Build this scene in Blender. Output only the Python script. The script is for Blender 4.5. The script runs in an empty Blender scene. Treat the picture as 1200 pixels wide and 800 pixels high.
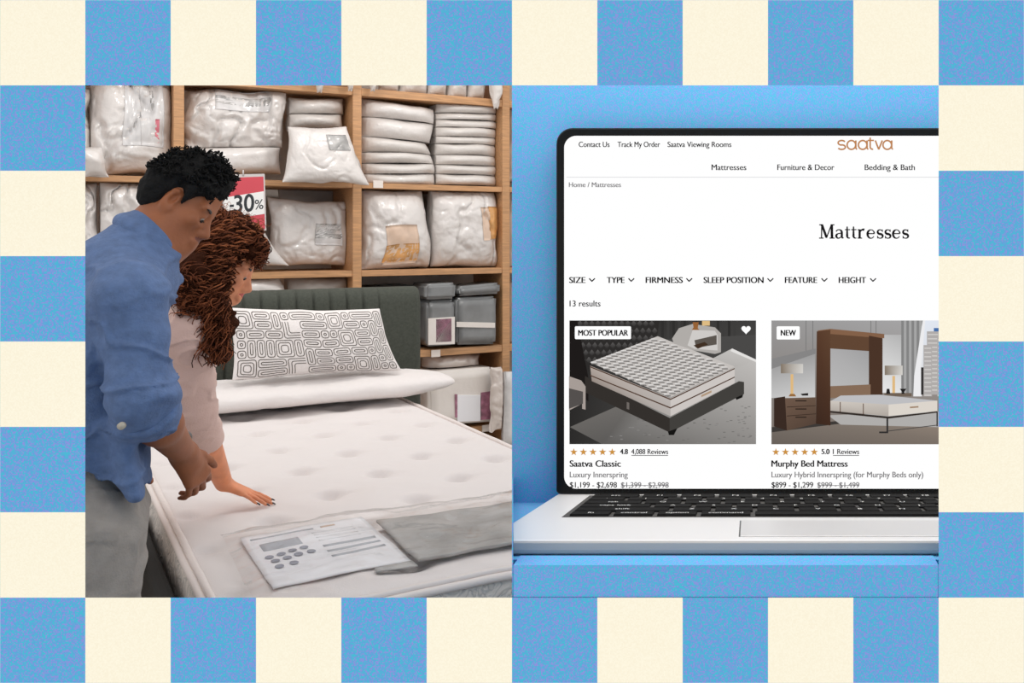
import bpy, bmesh, math, random
import numpy as np

# ------------------------------------------------------------------ camera, world, lights
XP, YP, F = 880.0, 276.0, 1175.0          # optical centre and focal length of the shifted lens, in 1200x800 pixels
ZC = 1.34                                 # camera height
TH = 0.623                                # the bed and the shelving stand turned by this angle
sc = bpy.context.scene
col = sc.collection
cam = bpy.data.cameras.new('camera')
cam.sensor_fit = 'HORIZONTAL'
cam.sensor_width = 36.0
cam.lens = F * 36.0 / 1200.0
cam.shift_x = (600.0 - XP) / 1200.0
cam.shift_y = (YP - 400.0) / 1200.0
cam.clip_start = 0.05
camo = bpy.data.objects.new('camera', cam)
camo.location = (0, 0, ZC)
camo.rotation_euler = (math.pi / 2, 0, 0)
col.objects.link(camo)
sc.camera = camo

world = bpy.data.worlds.new('world')
sc.world = world
world.use_nodes = True
bg = world.node_tree.nodes['Background']
bg.inputs[0].default_value = (1.0, 1.0, 1.0, 1)
bg.inputs[1].default_value = 1.0
sc.view_settings.view_transform = 'Standard'
sc.view_settings.look = 'None'
sc.view_settings.exposure = 0.0
sc.view_settings.gamma = 1.0
sc.view_settings.use_curve_mapping = False


def area_lamp(name, loc, size, size_y, watts, color, rot=(0, 0, 0)):
    l = bpy.data.lights.new(name, 'AREA')
    l.shape = 'RECTANGLE'
    l.size, l.size_y = size, size_y
    l.energy = watts
    l.color = color
    o = bpy.data.objects.new(name, l)
    o.location = loc
    o.rotation_euler = rot
    col.objects.link(o)
    return o


cT, sT = math.cos(TH), math.sin(TH)


def W(u, v, z=0.0):                       # shop frame (u along the headboard, v along the bed) to world
    return (u * cT - v * sT, u * sT + v * cT, z)


area_lamp('shop_ceiling_lamp', W(0.4, 3.6, 3.3), 0.5, 2.6, 7, (1.0, 0.95, 0.9), (0, 0, TH))
area_lamp('shop_ceiling_lamp', W(1.6, 4.4, 3.3), 0.5, 2.6, 7, (1.0, 0.95, 0.9), (0, 0, TH))
area_lamp('added_sparkle_light', W(0.6, 4.5, 2.9), 0.22, 0.22, 9, (1.0, 0.95, 0.9), (0.75, 0, TH))  # this and the next: added lights, no real spots, for sparkle on the plastic
area_lamp('added_sparkle_light', W(2.0, 4.7, 2.9), 0.22, 0.22, 9, (1.0, 0.95, 0.9), (0.75, 0, TH))
area_lamp('added_recess_fill', (0.05, 1.2, 2.0), 1.3, 0.3, 7.0, (1, 0.90, 0.78), (0.1, 0, 0))  # added warm fill, no real fixture, lifts the recess blue to match the wall

# ------------------------------------------------------------------ helpers
rng = np.random.default_rng(7)
random.seed(7)


def lin(c):
    c = c / 255.0
    return c / 12.92 if c <= 0.04045 else ((c + 0.055) / 1.055) ** 2.4


def rgb(r, g, b):
    return (lin(r), lin(g), lin(b), 1.0)


class NT:
    def __init__(self, name):
        self.m = bpy.data.materials.new(name)
        self.m.use_nodes = True
        self.t = self.m.node_tree
        self.b = self.t.nodes['Principled BSDF']

    def n(self, kind, **kw):
        x = self.t.nodes.new(kind)
        for k, v in kw.items():
            setattr(x, k, v)
        return x

    def l(self, a, b):
        self.t.links.new(a, b)


def mat(name, c, rough=0.6, metal=0.0, coat=0.0, bump=0.0, bscale=60.0, var=0.0, vscale=8.0, spec=0.5, sheen=0.0, stretch=None):
    t = NT(name)
    b = t.b
    b.inputs['Base Color'].default_value = rgb(*c)
    b.inputs['Roughness'].default_value = rough
    b.inputs['Metallic'].default_value = metal
    b.inputs['Specular IOR Level'].default_value = spec
    b.inputs['Coat Weight'].default_value = coat
    b.inputs['Coat Roughness'].default_value = 0.12
    if sheen:
        b.inputs['Sheen Weight'].default_value = sheen
    tc = t.n('ShaderNodeTexCoord')
    src = tc.outputs['Object']
    if stretch:
        mp = t.n('ShaderNodeMapping')
        mp.inputs['Scale'].default_value = stretch
        t.l(src, mp.inputs['Vector'])
        src = mp.outputs['Vector']
    if bump:
        nz = t.n('ShaderNodeTexNoise')
        nz.inputs['Scale'].default_value = bscale
        nz.inputs['Detail'].default_value = 4
        t.l(src, nz.inputs['Vector'])
        bp = t.n('ShaderNodeBump')
        bp.inputs['Strength'].default_value = bump
        bp.inputs['Distance'].default_value = 0.01
        t.l(nz.outputs['Fac'], bp.inputs['Height'])
        t.l(bp.outputs['Normal'], b.inputs['Normal'])
        t.l(bp.outputs['Normal'], b.inputs['Coat Normal'])
    if var:
        nz = t.n('ShaderNodeTexNoise')
        nz.inputs['Scale'].default_value = vscale
        nz.inputs['Detail'].default_value = 5
        t.l(src, nz.inputs['Vector'])
        rp = t.n('ShaderNodeValToRGB')
        lo = tuple(max(0, x * (1 - var)) for x in c)
        hi = tuple(min(255, x * (1 + var)) for x in c)
        rp.color_ramp.elements[0].position = 0.3
        rp.color_ramp.elements[1].position = 0.7
        rp.color_ramp.elements[0].color = rgb(*lo)
        rp.color_ramp.elements[1].color = rgb(*hi)
        t.l(nz.outputs['Fac'], rp.inputs['Fac'])
        t.l(rp.outputs['Color'], b.inputs['Base Color'])
    return t.m


def grainy(name, checker):
    """blue painted surface with a fine coloured grain, optionally chequered with cream"""
    t = NT(name)
    tc = t.n('ShaderNodeTexCoord')
    px = 1.0 / F
    sn = t.n('ShaderNodeVectorMath', operation='SNAP')
    sn.inputs[1].default_value = (px * 1.5,) * 3
    t.l(tc.outputs['Object'], sn.inputs[0])
    wn = t.n('ShaderNodeTexWhiteNoise', noise_dimensions='3D')
    t.l(sn.outputs[0], wn.inputs['Vector'])
    rp = t.n('ShaderNodeValToRGB')
    e = rp.color_ramp.elements
    e[0].position, e[0].color = 0.0, rgb(70, 192, 212)
    e[1].position, e[1].color = 1.0, rgb(146, 146, 220)
    x = rp.color_ramp.elements.new(0.5)
    x.color = rgb(96, 165, 218)
    t.l(wn.outputs['Value'], rp.inputs['Fac'])
    out = rp.outputs['Color']
    if checker:
        r2 = t.n('ShaderNodeValToRGB')
        e = r2.color_ramp.elements
        e[0].color, e[1].color = rgb(251, 242, 218), rgb(255, 248, 226)
        t.l(wn.outputs['Value'], r2.inputs['Fac'])
        sep = t.n('ShaderNodeSeparateXYZ')
        t.l(tc.outputs['Object'], sep.inputs[0])
        s = 100.0 / F
        fl = []
        for i, (ax, off) in enumerate(((0, 880.0), (2, 476.0))):
            a = t.n('ShaderNodeMath', operation='MULTIPLY_ADD')
            a.inputs[1].default_value = 1.0 / s
            a.inputs[2].default_value = off / 100.0 if ax == 0 else 200.0 - 2.76
            t.l(sep.outputs[ax], a.inputs[0])
            b = t.n('ShaderNodeMath', operation='FLOOR')
            t.l(a.outputs[0], b.inputs[0])
            fl.append(b)
        ad = t.n('ShaderNodeMath', operation='ADD')
        t.l(fl[0].outputs[0], ad.inputs[0])
        t.l(fl[1].outputs[0], ad.inputs[1])
        md = t.n('ShaderNodeMath', operation='FLOORED_MODULO')
        md.inputs[1].default_value = 2.0
        t.l(ad.outputs[0], md.inputs[0])
        mx = t.n('ShaderNodeMix', data_type='RGBA')
        t.l(md.outputs[0], mx.inputs['Factor'])
        t.l(out, mx.inputs[6])
        t.l(r2.outputs['Color'], mx.inputs[7])
        out = mx.outputs[2]
    t.l(out, t.b.inputs['Base Color'])
    t.b.inputs['Roughness'].default_value = 0.9
    t.b.inputs['Specular IOR Level'].default_value = 0.0
    return t.m


def glow(name, c=None, attr=None, strength=1.0):
    t = NT(name)
    t.b.inputs['Base Color'].default_value = (0, 0, 0, 1)
    t.b.inputs['Roughness'].default_value = 0.6
    t.b.inputs['Specular IOR Level'].default_value = 0.0
    t.b.inputs['Emission Strength'].default_value = strength
    if attr:
        a = t.n('ShaderNodeVertexColor', layer_name=attr)
        t.l(a.outputs['Color'], t.b.inputs['Emission Color'])
    else:
        t.b.inputs['Emission Color'].default_value = rgb(*c)
    return t.m


def mesh(name, V, Fs, m=None, parent=None, smooth=True, fast=False):
    me = bpy.data.meshes.new(name)
    if fast:                              # numpy quads
        V = np.asarray(V, np.float32)
        Fs = np.asarray(Fs, np.int32)
        me.vertices.add(len(V))
        me.vertices.foreach_set('co', V.ravel())
        k = Fs.shape[1]
        me.loops.add(Fs.size)
        me.loops.foreach_set('vertex_index', Fs.ravel())
        me.polygons.add(len(Fs))
        me.polygons.foreach_set('loop_start', np.arange(0, Fs.size, k, dtype=np.int32))
        me.polygons.foreach_set('loop_total', np.full(len(Fs), k, np.int32))
        me.update(calc_edges=True)
        me.validate()
    else:
        me.from_pydata([tuple(map(float, p)) for p in V], [], [tuple(map(int, f)) for f in Fs])
        me.update()
    if smooth:
        me.polygons.foreach_set('use_smooth', np.ones(len(me.polygons), bool))
    for x in (m if isinstance(m, (list, tuple)) else [m]):
        if x:
            me.materials.append(x)
    o = bpy.data.objects.new(name, me)
    col.objects.link(o)
    if parent:
        o.parent = parent
    return o


def bm_obj(name, bm, m, parent=None, smooth=False):
    me = bpy.data.meshes.new(name)
    bm.to_mesh(me)
    bm.free()
    if smooth:
        me.polygons.foreach_set('use_smooth', np.ones(len(me.polygons), bool))
    me.materials.append(m)
    o = bpy.data.objects.new(name, me)
    col.objects.link(o)
    if parent:
        o.parent = parent
    return o


def add_box(bm, lo, hi, bevel=0.0, seg=2, xf=None):
    r = bmesh.ops.create_cube(bm, size=1.0)
    vs = r['verts']
    for v in vs:
        v.co = [lo[i] + (v.co[i] + 0.5) * (hi[i] - lo[i]) for i in range(3)]
        if xf:
            v.co = xf(v.co)
    if bevel:
        es = list({e for v in vs for e in v.link_edges})
        bmesh.ops.bevel(bm, geom=es, offset=bevel, segments=seg, affect='EDGES', profile=0.5)
    return bm


def box(name, lo, hi, m, parent=None, bevel=0.0, seg=2, xf=None, smooth=False):
    return bm_obj(name, add_box(bmesh.new(), lo, hi, bevel, seg, xf), m, parent, smooth)


def tag(o, label, cat, group=None, kind=None):
    o['label'] = label
    o['category'] = cat
    if group:
        o['group'] = group
    if kind:
        o['kind'] = kind
    return o


def struct(o):
    o['kind'] = 'structure'
    return o


def thing(name, label, cat, loc=(0, 0, 0), rz=0.0, group=None):
    o = bpy.data.objects.new(name, None)
    o.empty_display_size = 0.1
    col.objects.link(o)
    o.location = loc
    o.rotation_euler = (0, 0, rz)
    return tag(o, label, cat, group)


def shop(o, u, v, z=0.0):                 # stand a thing in the turned shop frame
    o.location = W(u, v, z)
    o.rotation_euler = (0, 0, TH)
    return o


# pixel -> point
def px_y(px, py, Y):
    return np.array([(px - XP) / F * Y, Y, ZC - (py - YP) / F * Y])


def on_v(px, py, v):                      # (u, v, z) where the sight line meets the plane v
    dx = (px - XP) / F
    Y = v / (-sT * dx + cT)
    return np.array([Y * (cT * dx + sT), v, ZC - (py - YP) / F * Y])


def on_z(px, py, z):
    Y = (ZC - z) * F / (py - YP)
    X = (px - XP) / F * Y
    return np.array([X * cT + Y * sT, -X * sT + Y * cT, z])


# numpy value noise
def _h(ix, iy, iz, seed):
    n = (ix * 374761393 + iy * 668265263 + iz * 1274126177 + seed * 144665) & 0xffffffff
    n = ((n ^ (n >> 13)) * 1274126177) & 0xffffffff
    return ((n ^ (n >> 16)) & 0xffff) / 65535.0


def vnoise(p, seed=0):
    p = np.asarray(p, float)
    i = np.floor(p).astype(np.int64)
    f = p - i
    f = f * f * (3 - 2 * f)
    r = 0
    for a in (0, 1):
        for b in (0, 1):
            for c in (0, 1):
                w = (f[..., 0] if a else 1 - f[..., 0]) * (f[..., 1] if b else 1 - f[..., 1]) * (f[..., 2] if c else 1 - f[..., 2])
                r = r + w * _h(i[..., 0] + a, i[..., 1] + b, i[..., 2] + c, seed)
    return r * 2 - 1


def fbm(p, seed=0, o=3):
    p = np.asarray(p, float)
    return sum(vnoise(p * 2 ** k, seed + k) / 2 ** k for k in range(o))


def ridge(p, seed=0):
    return 1 - np.abs(fbm(p, seed, 2)) * 2


def tube(pts, rad, sides=6, cap=True):
    pts = np.asarray(pts, float)
    n = len(pts)
    rad = np.broadcast_to(np.asarray(rad, float), (n,))
    tg = np.gradient(pts, axis=0)
    tg /= np.linalg.norm(tg, axis=1, keepdims=True) + 1e-12
    ref = np.array([0.31, 0.22, 0.93])
    V = []
    a = np.cross(tg[0], ref)
    a /= np.linalg.norm(a) + 1e-12
    ang = np.arange(sides) * 2 * math.pi / sides
    for i in range(n):
        a = a - tg[i] * (a @ tg[i])
        a /= np.linalg.norm(a) + 1e-12
        b = np.cross(tg[i], a)
        V.append(pts[i] + rad[i] * (np.cos(ang)[:, None] * a + np.sin(ang)[:, None] * b))
    V = np.concatenate(V)
    Fs = []
    for i in range(n - 1):
        for j in range(sides):
            k = (j + 1) % sides
            Fs.append((i * sides + j, i * sides + k, (i + 1) * sides + k, (i + 1) * sides + j))
    if cap:
        Fs.append(tuple(range(sides))[::-1])
        Fs.append(tuple((n - 1) * sides + j for j in range(sides)))
    return V, Fs


class Acc:
    """collects pieces of ONE mesh"""
    def __init__(self):
        self.V, self.F, self.M, self.n = [], [], [], 0

    def add(self, V, Fs, mi=0):
        self.V.append(np.asarray(V, float))
        self.F += [tuple(i + self.n for i in f) for f in Fs]
        self.M += [mi] * len(Fs)
        self.n += len(V)
        return self

    def obj(self, name, m, parent=None, off=None, smooth=True):
        V = np.concatenate(self.V)
        if off is not None:
            V = V - np.asarray(off)
        o = mesh(name, V, self.F, m, parent, smooth)
        o.data.polygons.foreach_set('material_index', np.array(self.M, np.int32))
        return o


def grid_faces(nu, nv, flip=False):
    i = np.arange(nu - 1)[:, None] * nv + np.arange(nv - 1)[None, :]
    q = np.stack([i, i + nv, i + nv + 1, i + 1], -1).reshape(-1, 4)
    return q[:, ::-1] if flip else q


# ------------------------------------------------------------------ materials
M = {}
M['checker'] = grainy('chequered wall paint', True)
M['blue'] = grainy('grainy blue paint', False)
M['white_wall'] = mat('white wall paint', (214, 206, 198), 0.8)
M['floor'] = mat('pale shop floor', (206, 198, 190), 0.35, var=0.04, vscale=3)
M['wood'] = mat('light oak board', (186, 140, 98), 0.5, var=0.09, vscale=5, bump=0.08, bscale=40, stretch=(2, 14, 22))
M['bag'] = mat('white filling in glossy plastic bag', (216, 210, 206), 0.45, coat=1.0, bump=1.0, bscale=13)
M['bag2'] = mat('white cotton in clear film', (212, 206, 201), 0.5, coat=0.6, bump=0.7, bscale=24)
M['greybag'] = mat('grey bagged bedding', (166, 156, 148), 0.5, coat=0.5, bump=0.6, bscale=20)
M['cotton'] = mat('white cotton', (226, 219, 216), 0.85, bump=0.25, bscale=45, sheen=0.2)
M['quilt'] = mat('white knitted mattress cover', (222, 214, 211), 0.9, bump=0.12, bscale=300, sheen=0.2)
M['piping'] = mat('white piping', (226, 216, 211), 0.8)
M['dark_fabric'] = mat('dark green grey upholstery', (66, 69, 61), 0.9, bump=0.15, bscale=400, var=0.08, vscale=90)
M['black_fabric'] = mat('black upholstery', (34, 34, 33), 0.9, bump=0.1, bscale=300)
M['screen'] = glow('white lit screen', (255, 255, 255))
M['picture'] = glow('lit picture on screen', attr='Col')
M['ink'] = glow('black letters on screen', (26, 24, 26))
M['grey_ink'] = glow('grey letters on screen', (120, 118, 120))
M['pale_ink'] = glow('pale grey line on screen', (226, 226, 228))
M['brown_ink'] = glow('copper letters on screen', (190, 132, 86))
M['gold_ink'] = glow('gold stars on screen', (204, 146, 66))
M['bezel'] = mat('black glass bezel', (5, 5, 5), 0.4, spec=0.2)
M['lid_metal'] = mat('dark grey metal edge', (60, 60, 60), 0.35, metal=0.8)
M['alu'] = mat('silver aluminium', (224, 223, 224), 0.45, metal=0.15)
M['alu_edge'] = mat('brushed aluminium edge', (178, 176, 174), 0.5, metal=0.0)
M['pad'] = mat('silver glass trackpad', (214, 213, 214), 0.4, metal=0.35)
M['well'] = mat('dark keyboard well', (70, 68, 66), 0.7)
M['key'] = mat('black key cap', (20, 19, 19), 0.8, spec=0.1)
M['legend'] = mat('white key legend', (236, 236, 236), 0.6)
M['red'] = mat('red sign print', (200, 70, 82), 0.5)
M['sign_white'] = mat('white sign print', (232, 230, 228), 0.5)
M['sign_ink'] = mat('black sign print', (36, 38, 44), 0.5)
M['tag'] = mat('white price tag', (226, 216, 208), 0.5)
M['acrylic'] = mat('clear sign holder', (196, 190, 188), 0.2, coat=0.6)

# ------------------------------------------------------------------ the chequered wall with its opening
PX = 1.0 / F                               # one picture unit on the wall face, which stands at Y = 1


def wx(px): return (px - XP) * PX
def wz(py): return ZC - (py - YP) * PX


# wall front face at local y = 0, object origin at (0, 1, 0)... origin raised so the chequers start on the grid
oz = ZC
x0, x1, z0, z1 = wx(-820), wx(2020), -oz, wz(-1000) - oz
a0, a1, b0, b1 = wx(100), wx(1100), wz(700) - oz, wz(100) - oz
T, S = 0.03, 0.045                         # thickness and splay of the opening
front = [(x0, z0), (x1, z0), (x1, z1), (x0, z1), (a0, b0), (a1, b0), (a1, b1), (a0, b1)]
back = front[:4] + [(a0 - S, b0 - S), (a1 + S, b0 - S), (a1 + S, b1 + S), (a0 - S, b1 + S)]
V = [(x, 0, z) for x, z in front] + [(x, T, z) for x, z in back]
ring = [(0, 1, 5, 4), (1, 2, 6, 5), (2, 3, 7, 6), (3, 0, 4, 7)]
Fs = list(ring) + [tuple(i + 8 for i in f[::-1]) for f in ring]
Fs += [(0, 8, 9, 1), (1, 9, 10, 2), (2, 10, 11, 3), (3, 11, 8, 0), (4, 5, 13, 12), (5, 6, 14, 13), (6, 7, 15, 14), (7, 4, 12, 15)]
o = struct(mesh('wall_front', V, Fs, M['checker'], smooth=False))
o.location = (0, 1.0, oz)

# shop shell
struct(mesh('floor', [(-7, 1.03, 0), (6, 1.03, 0), (6, 10, 0), (-7, 10, 0)], [(0, 1, 2, 3)], M['floor'], smooth=False))
o = struct(box('wall_back', (-2.6, 0, 0), (5.2, 0.1, 3.2), M['white_wall']))
shop(o, 0, 6.72)

# ------------------------------------------------------------------ the blue recess with its sloping plinth
YF = 1.05                                  # front lip of the laptop
VPY = 435.0
YH = YF * (633 - VPY) / (579 - VPY)        # hinge line
BACK = YH + 0.035


def deck_z(Y, drop=0.0):
    return ZC - ((VPY - YP) * Y + (579 - VPY) * YH) / F - drop


def ray_x(px, Y):
    return (px - XP) / F * Y


XR = 0.62
BASE_T = 0.0165                            # thickness of the laptop base
o = struct(box('wall_recess', (ray_x(600, BACK), BACK, 0.0), (XR, BACK + 0.012, 1.95), M['blue']))
# partition along the sight line between shop and recess
t = 0.0012
V = []
for Y in (1.0 + T * 0.2, BACK + 0.012):
    for dx in (0.0, t):
        V += [(ray_x(600, Y) + dx, Y, 0.0), (ray_x(600, Y) + dx, Y, px_y(600, 560, Y)[2])]
struct(mesh('wall_partition', V, [(0, 1, 5, 4), (2, 6, 7, 3), (0, 2, 3, 1), (4, 5, 7, 6), (1, 3, 7, 5), (0, 4, 6, 2)], M['blue'], smooth=False))
V = []
for Y in (1.0 + T + 0.001, BACK):
    xl = ray_x(600, Y) + t
    zt = deck_z(Y, BASE_T)
    V += [(xl, Y, 0), (XR, Y, 0), (XR, Y, zt), (xl, Y, zt)]
struct(mesh('trim_plinth', V, [(0, 1, 2, 3), (5, 4, 7, 6), (3, 2, 6, 7), (0, 4, 5, 1), (1, 5, 6, 2), (0, 3, 7, 4)], M['blue'], smooth=False))

fl = ray_x(600, 1.0) + t
struct(box('trim_fascia', (fl, 1.0008, wz(700)), (wx(1100), 1.0309, deck_z(1.0, BASE_T)), M['blue']))

# ------------------------------------------------------------------ the laptop
laptop = thing('laptop', 'open silver laptop showing a mattress shop page, standing in the blue recess', 'laptop', (0.10, 1.22, deck_z(1.22, BASE_T)))
LO = np.array(laptop.location)


def deck(px, py, lift=0.0):               # point on the deck under a pixel
    Y = (579 - VPY) * YH / (py - VPY)
    return np.array([(px - XP) / F * Y, Y, deck_z(Y) + lift])


hx = 1012.0                                # middle of the screen
XM = ray_x(hx, YH)
half = ray_x(1372, YH) - XM


def clip_left(poly):                       # cut a plan outline along the partition
    out = []
    f = lambda p: p[0] - (ray_x(600, p[1]) + t + 0.0004)
    for i in range(len(poly)):
        a, b = poly[i], poly[(i + 1) % len(poly)]
        fa, fb = f(a), f(b)
        if fa >= 0:
            out.append(a)
        if fa * fb < 0:
            k = fa / (fa - fb)
            out.append((a[0] + k * (b[0] - a[0]), a[1] + k * (b[1] - a[1])))
    return out


# base: a stack of outlines gives the rounded front lip
lay = [(0.0, 0.0045), (-0.0008, 0.0016), (-0.0028, 0.0), (-0.0100, 0.0), (-0.0135, 0.0012), (-0.0155, 0.004), (-0.0165, 0.010)]
V, Fs = [], []
rings = []
for dz, ins in lay:
    p = clip_left([(XM - half + ins, YF + ins), (XM + half - ins, YF + ins), (XM + half - ins, YH + 0.01 - ins * 0.2), (XM - half + ins, YH + 0.01 - ins * 0.2)])
    rings.append(len(p))
    V += [(x - LO[0], y - LO[1], deck_z(y) + dz - LO[2]) for x, y in p]
n = rings[0]
for k in range(len(lay) - 1):
    for i in range(n):
        j = (i + 1) % n
        Fs.append((k * n + i, (k + 1) * n + i, (k + 1) * n + j, k * n + j))
Fs.append(tuple(range(n)))
Fs.append(tuple((len(lay) - 1) * n + i for i in range(n))[::-1])
o = mesh('base', V, Fs, [M['alu'], M['alu_edge']], laptop, smooth=False)
o.data.polygons.foreach_set('material_index', np.array([1 if n <= i < (len(lay) - 1) * n else 0 for i in range(len(Fs))], np.int32))


def deck_patch(name, quad, thick, m, parent, lift=0.0):
    P = [deck(*q) - LO for q in quad]
    V = [p + (0, 0, lift) for p in P] + [p + (0, 0, lift + thick) for p in P]
    return mesh(name, V, [(3, 2, 1, 0), (4, 5, 6, 7), (0, 1, 5, 4), (1, 2, 6, 5), (2, 3, 7, 6), (3, 0, 4, 7)], m, parent, smooth=False)


kb_l = lambda py: XM - (XM - deck(694, 582)[0])
KX0 = deck(690, 581.2)[0]
KX1 = 2 * XM - KX0


def deck_box(x0, x1, Y0, Y1, lo, hi, m, name, parent):
    V = []
    for dz, ins in ((lo, 0), (hi, 0.0006)):
        for x, Y in ((x0 + ins, Y0 + ins), (x1 - ins, Y0 + ins), (x1 - ins, Y1 - ins), (x0 + ins, Y1 - ins)):
            V.append((x - LO[0], Y - LO[1], deck_z(Y) + dz - LO[2]))
    return mesh(name, V, [(3, 2, 1, 0), (4, 5, 6, 7), (0, 1, 5, 4), (1, 2, 6, 5), (2, 3, 7, 6), (3, 0, 4, 7)], m, parent, smooth=False)


YK0, YK1 = deck(700, 606)[1], deck(700, 580.6)[1]
deck_box(KX0, KX1, YK0, YK1, 0.0, 0.0006, M['well'], 'keyboard_well', laptop)
H_EM = None


def text_verts(s, offset=0.0):
    c = bpy.data.curves.new('t', 'FONT')
    c.body = s
    c.size = 1.0
    c.offset = offset
    o = bpy.data.objects.new('t', c)
    col.objects.link(o)
    dg = bpy.context.evaluated_depsgraph_get()
    me = o.evaluated_get(dg).to_mesh()
    V = np.array([v.co[:] for v in me.vertices])
    Fs = [tuple(p.vertices) for p in me.polygons]
    o.evaluated_get(dg).to_mesh_clear()
    bpy.data.objects.remove(o)
    bpy.data.curves.remove(c)
    return V, Fs


CAP = text_verts('H')[0][:, 1].max()

rows = [  # (row of legends, widths in key units)
    (['esc'] + ['F%d' % i for i in range(1, 13)] + [''], [1.3] + [1.0] * 12 + [1.2]),
    (list('`1234567890-=') + ['delete'], [1.0] * 13 + [1.5]),
    (['tab'] + list('QWERTYUIOP[]\\'), [1.5] + [1.0] * 13),
    (['caps lock'] + list("ASDFGHJKL;'") + ['return'], [1.8] + [1.0] * 11 + [1.7]),
    (['shift'] + list('ZXCVBNM,./') + ['shift'], [2.3] + [1.0] * 10 + [2.2]),
    (['fn', 'control', 'option', 'command', '', 'command', 'option', '', '', ''], [1, 1, 1, 1.25, 5.0, 1.25, 1, 1, 1, 1]),
]
rh = (YK1 - YK0 - 0.006) / 6
for r, (names, wid) in enumerate(rows):
    Yb = YK1 - 0.003 - r * rh
    Ya = Yb - rh
    scl = (KX1 - KX0 - 0.012) / sum(wid)
    x = KX0 + 0.006
    for nm, w in zip(names, wid):
        xa, xb = x + 0.0028, x + w * scl - 0.0028
        x += w * scl
        if xa > 0.26:                      # beyond the right pier of the wall
            continue
        k = deck_box(xa, xb, Ya + 0.0025, Yb - 0.0025, 0.0006, 0.0030, M['key'], 'key', laptop)
        if nm:
            tv, tf = text_verts(nm)
            hgt = min(0.011, 0.75 * (xb - xa) / max(0.1, np.ptp(tv[:, 0])))
            cx, cy = tv[:, 0].mean(), 0.35
            P = [((p[0] - (tv[:, 0].max() + tv[:, 0].min()) / 2) * hgt + (xa + xb) / 2, (p[1] - cy) * hgt * 1.25 + (Ya + Yb) / 2) for p in tv]
            mesh('legend', [(a - LO[0], b - LO[1], deck_z(b) + 0.0032 - LO[2]) for a, b in P], tf, M['legend'], k, smooth=False)
# trackpad: hairline groove and glass plate
py0, py1 = 610.0, 628.5
Ya, Yb = deck(900, py1)[1], deck(900, py0)[1]
xl = deck(868, 619)[0]
xr = 2 * XM - xl
deck_box(xl - 0.0016, xr + 0.0016, Ya - 0.0016, Yb + 0.0012, 0.0, 0.0002, M['lid_metal'], 'trackpad_groove', laptop)
deck_box(xl, xr, Ya, Yb, 0.0002, 0.0006, M['pad'], 'trackpad', laptop)
# lid
LIDT = 0.012


def sp(px, py, lift=0.0):                 # point on the screen plane
    p = px_y(px, py, YH)
    return np.array([p[0], YH - lift, p[2]]) - LO


def rounded(x0, y0, x1, y1, r, n=8, rb=None):
    rb = r if rb is None else rb
    P = []
    for cx, cy, a0, rr in ((x0 + r, y0 + r, 180, r), (x1 - r, y0 + r, 270, r), (x1 - rb, y1 - rb, 0, rb), (x0 + rb, y1 - rb, 90, rb)):
        for k in range(n + 1):
            a = math.radians(a0 + 90 * k / n)
            P.append((cx + rr * math.cos(a), cy + rr * math.sin(a)))
    return P


def slab(name, outline, lift0, lift1, m, parent):
    n = len(outline)
    V = [sp(x, y, lift1) for x, y in outline] + [sp(x, y, lift0) for x, y in outline]
    Fs = [tuple(range(n))[::-1], tuple(range(n, 2 * n))] + [(i, (i + 1) % n, n + (i + 1) % n, n + i) for i in range(n)]
    return mesh(name, V, Fs, m, parent, smooth=False)


lid = slab('lid', rounded(652, 150, 1372, 578.5, 19, rb=5), -LIDT, 0.0, M['lid_metal'], laptop)
slab('bezel', rounded(653.2, 151.6, 1370.8, 577.8, 18, rb=5), 0.0, 0.0008, M['bezel'], laptop)
screen = slab('screen', rounded(661.3, 159.2, 1362.7, 572.2, 14, rb=14), 0.0008, 0.0011, M['screen'], laptop)
V, Fs = tube([(XM - half * 0.86 - LO[0], YH + 0.004 - LO[1], deck_z(YH) + 0.002 - LO[2]), (XM + half * 0.86 - LO[0], YH + 0.004 - LO[1], deck_z(YH) + 0.002 - LO[2])], 0.0035, 10)
mesh('hinge', V, Fs, M['bezel'], laptop)

LT = 0.0013


def stext(name, s, x0, x1, base, cap, m='ink', bold=0.0, strike=False, under=False):
    tv, tf = text_verts(s)
    sx = (x1 - x0) / np.ptp(tv[:, 0])
    sy = cap / CAP
    mn = tv[:, 0].min()
    a = Acc()
    for k in ((-.18, .18) if not bold else (-.36, 0, .36)):   # printed with a slightly heavier stroke
        a.add([sp(x0 + k + (p[0] - mn) * sx, base - p[1] * sy, LT + 0.0002 + k * 2e-5) for p in tv], tf)
    for on, y in ((strike, base - cap * 0.4), (under, base + 1.6)):
        if on:
            a.add([sp(x0, y - .35, LT + 0.0003), sp(x1, y - .35, LT + 0.0003), sp(x1, y + .35, LT + 0.0003), sp(x0, y + .35, LT + 0.0003)], [(3, 2, 1, 0)])
    return a.obj(name, M[m], screen, smooth=False)


def strokes(name, items, m, lift=LT + 0.0002):
    """ribbons: (points in pixels, width or widths)"""
    a = Acc()
    for pts, wd in items:
        pts = np.asarray(pts, float)
        n = len(pts)
        wd = np.broadcast_to(np.asarray(wd, float), (n,))
        tg = np.gradient(pts, axis=0)
        tg /= np.linalg.norm(tg, axis=1, keepdims=True) + 1e-9
        nr = np.stack([-tg[:, 1], tg[:, 0]], 1)
        L = pts + nr * wd[:, None] / 2
        R = pts - nr * wd[:, None] / 2
        V = [sp(x, y, lift) for x, y in np.concatenate([L, R])]
        a.add(V, [(i, i + 1, n + i + 1, n + i) for i in range(n - 1)])
    return a.obj(name, M[m], screen, smooth=False)


def arc(cx, cy, rx, ry, a0, a1, n=14):
    a = np.radians(np.linspace(a0, a1, n))
    return np.stack([cx + rx * np.cos(a), cy + ry * np.sin(a)], 1)


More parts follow.
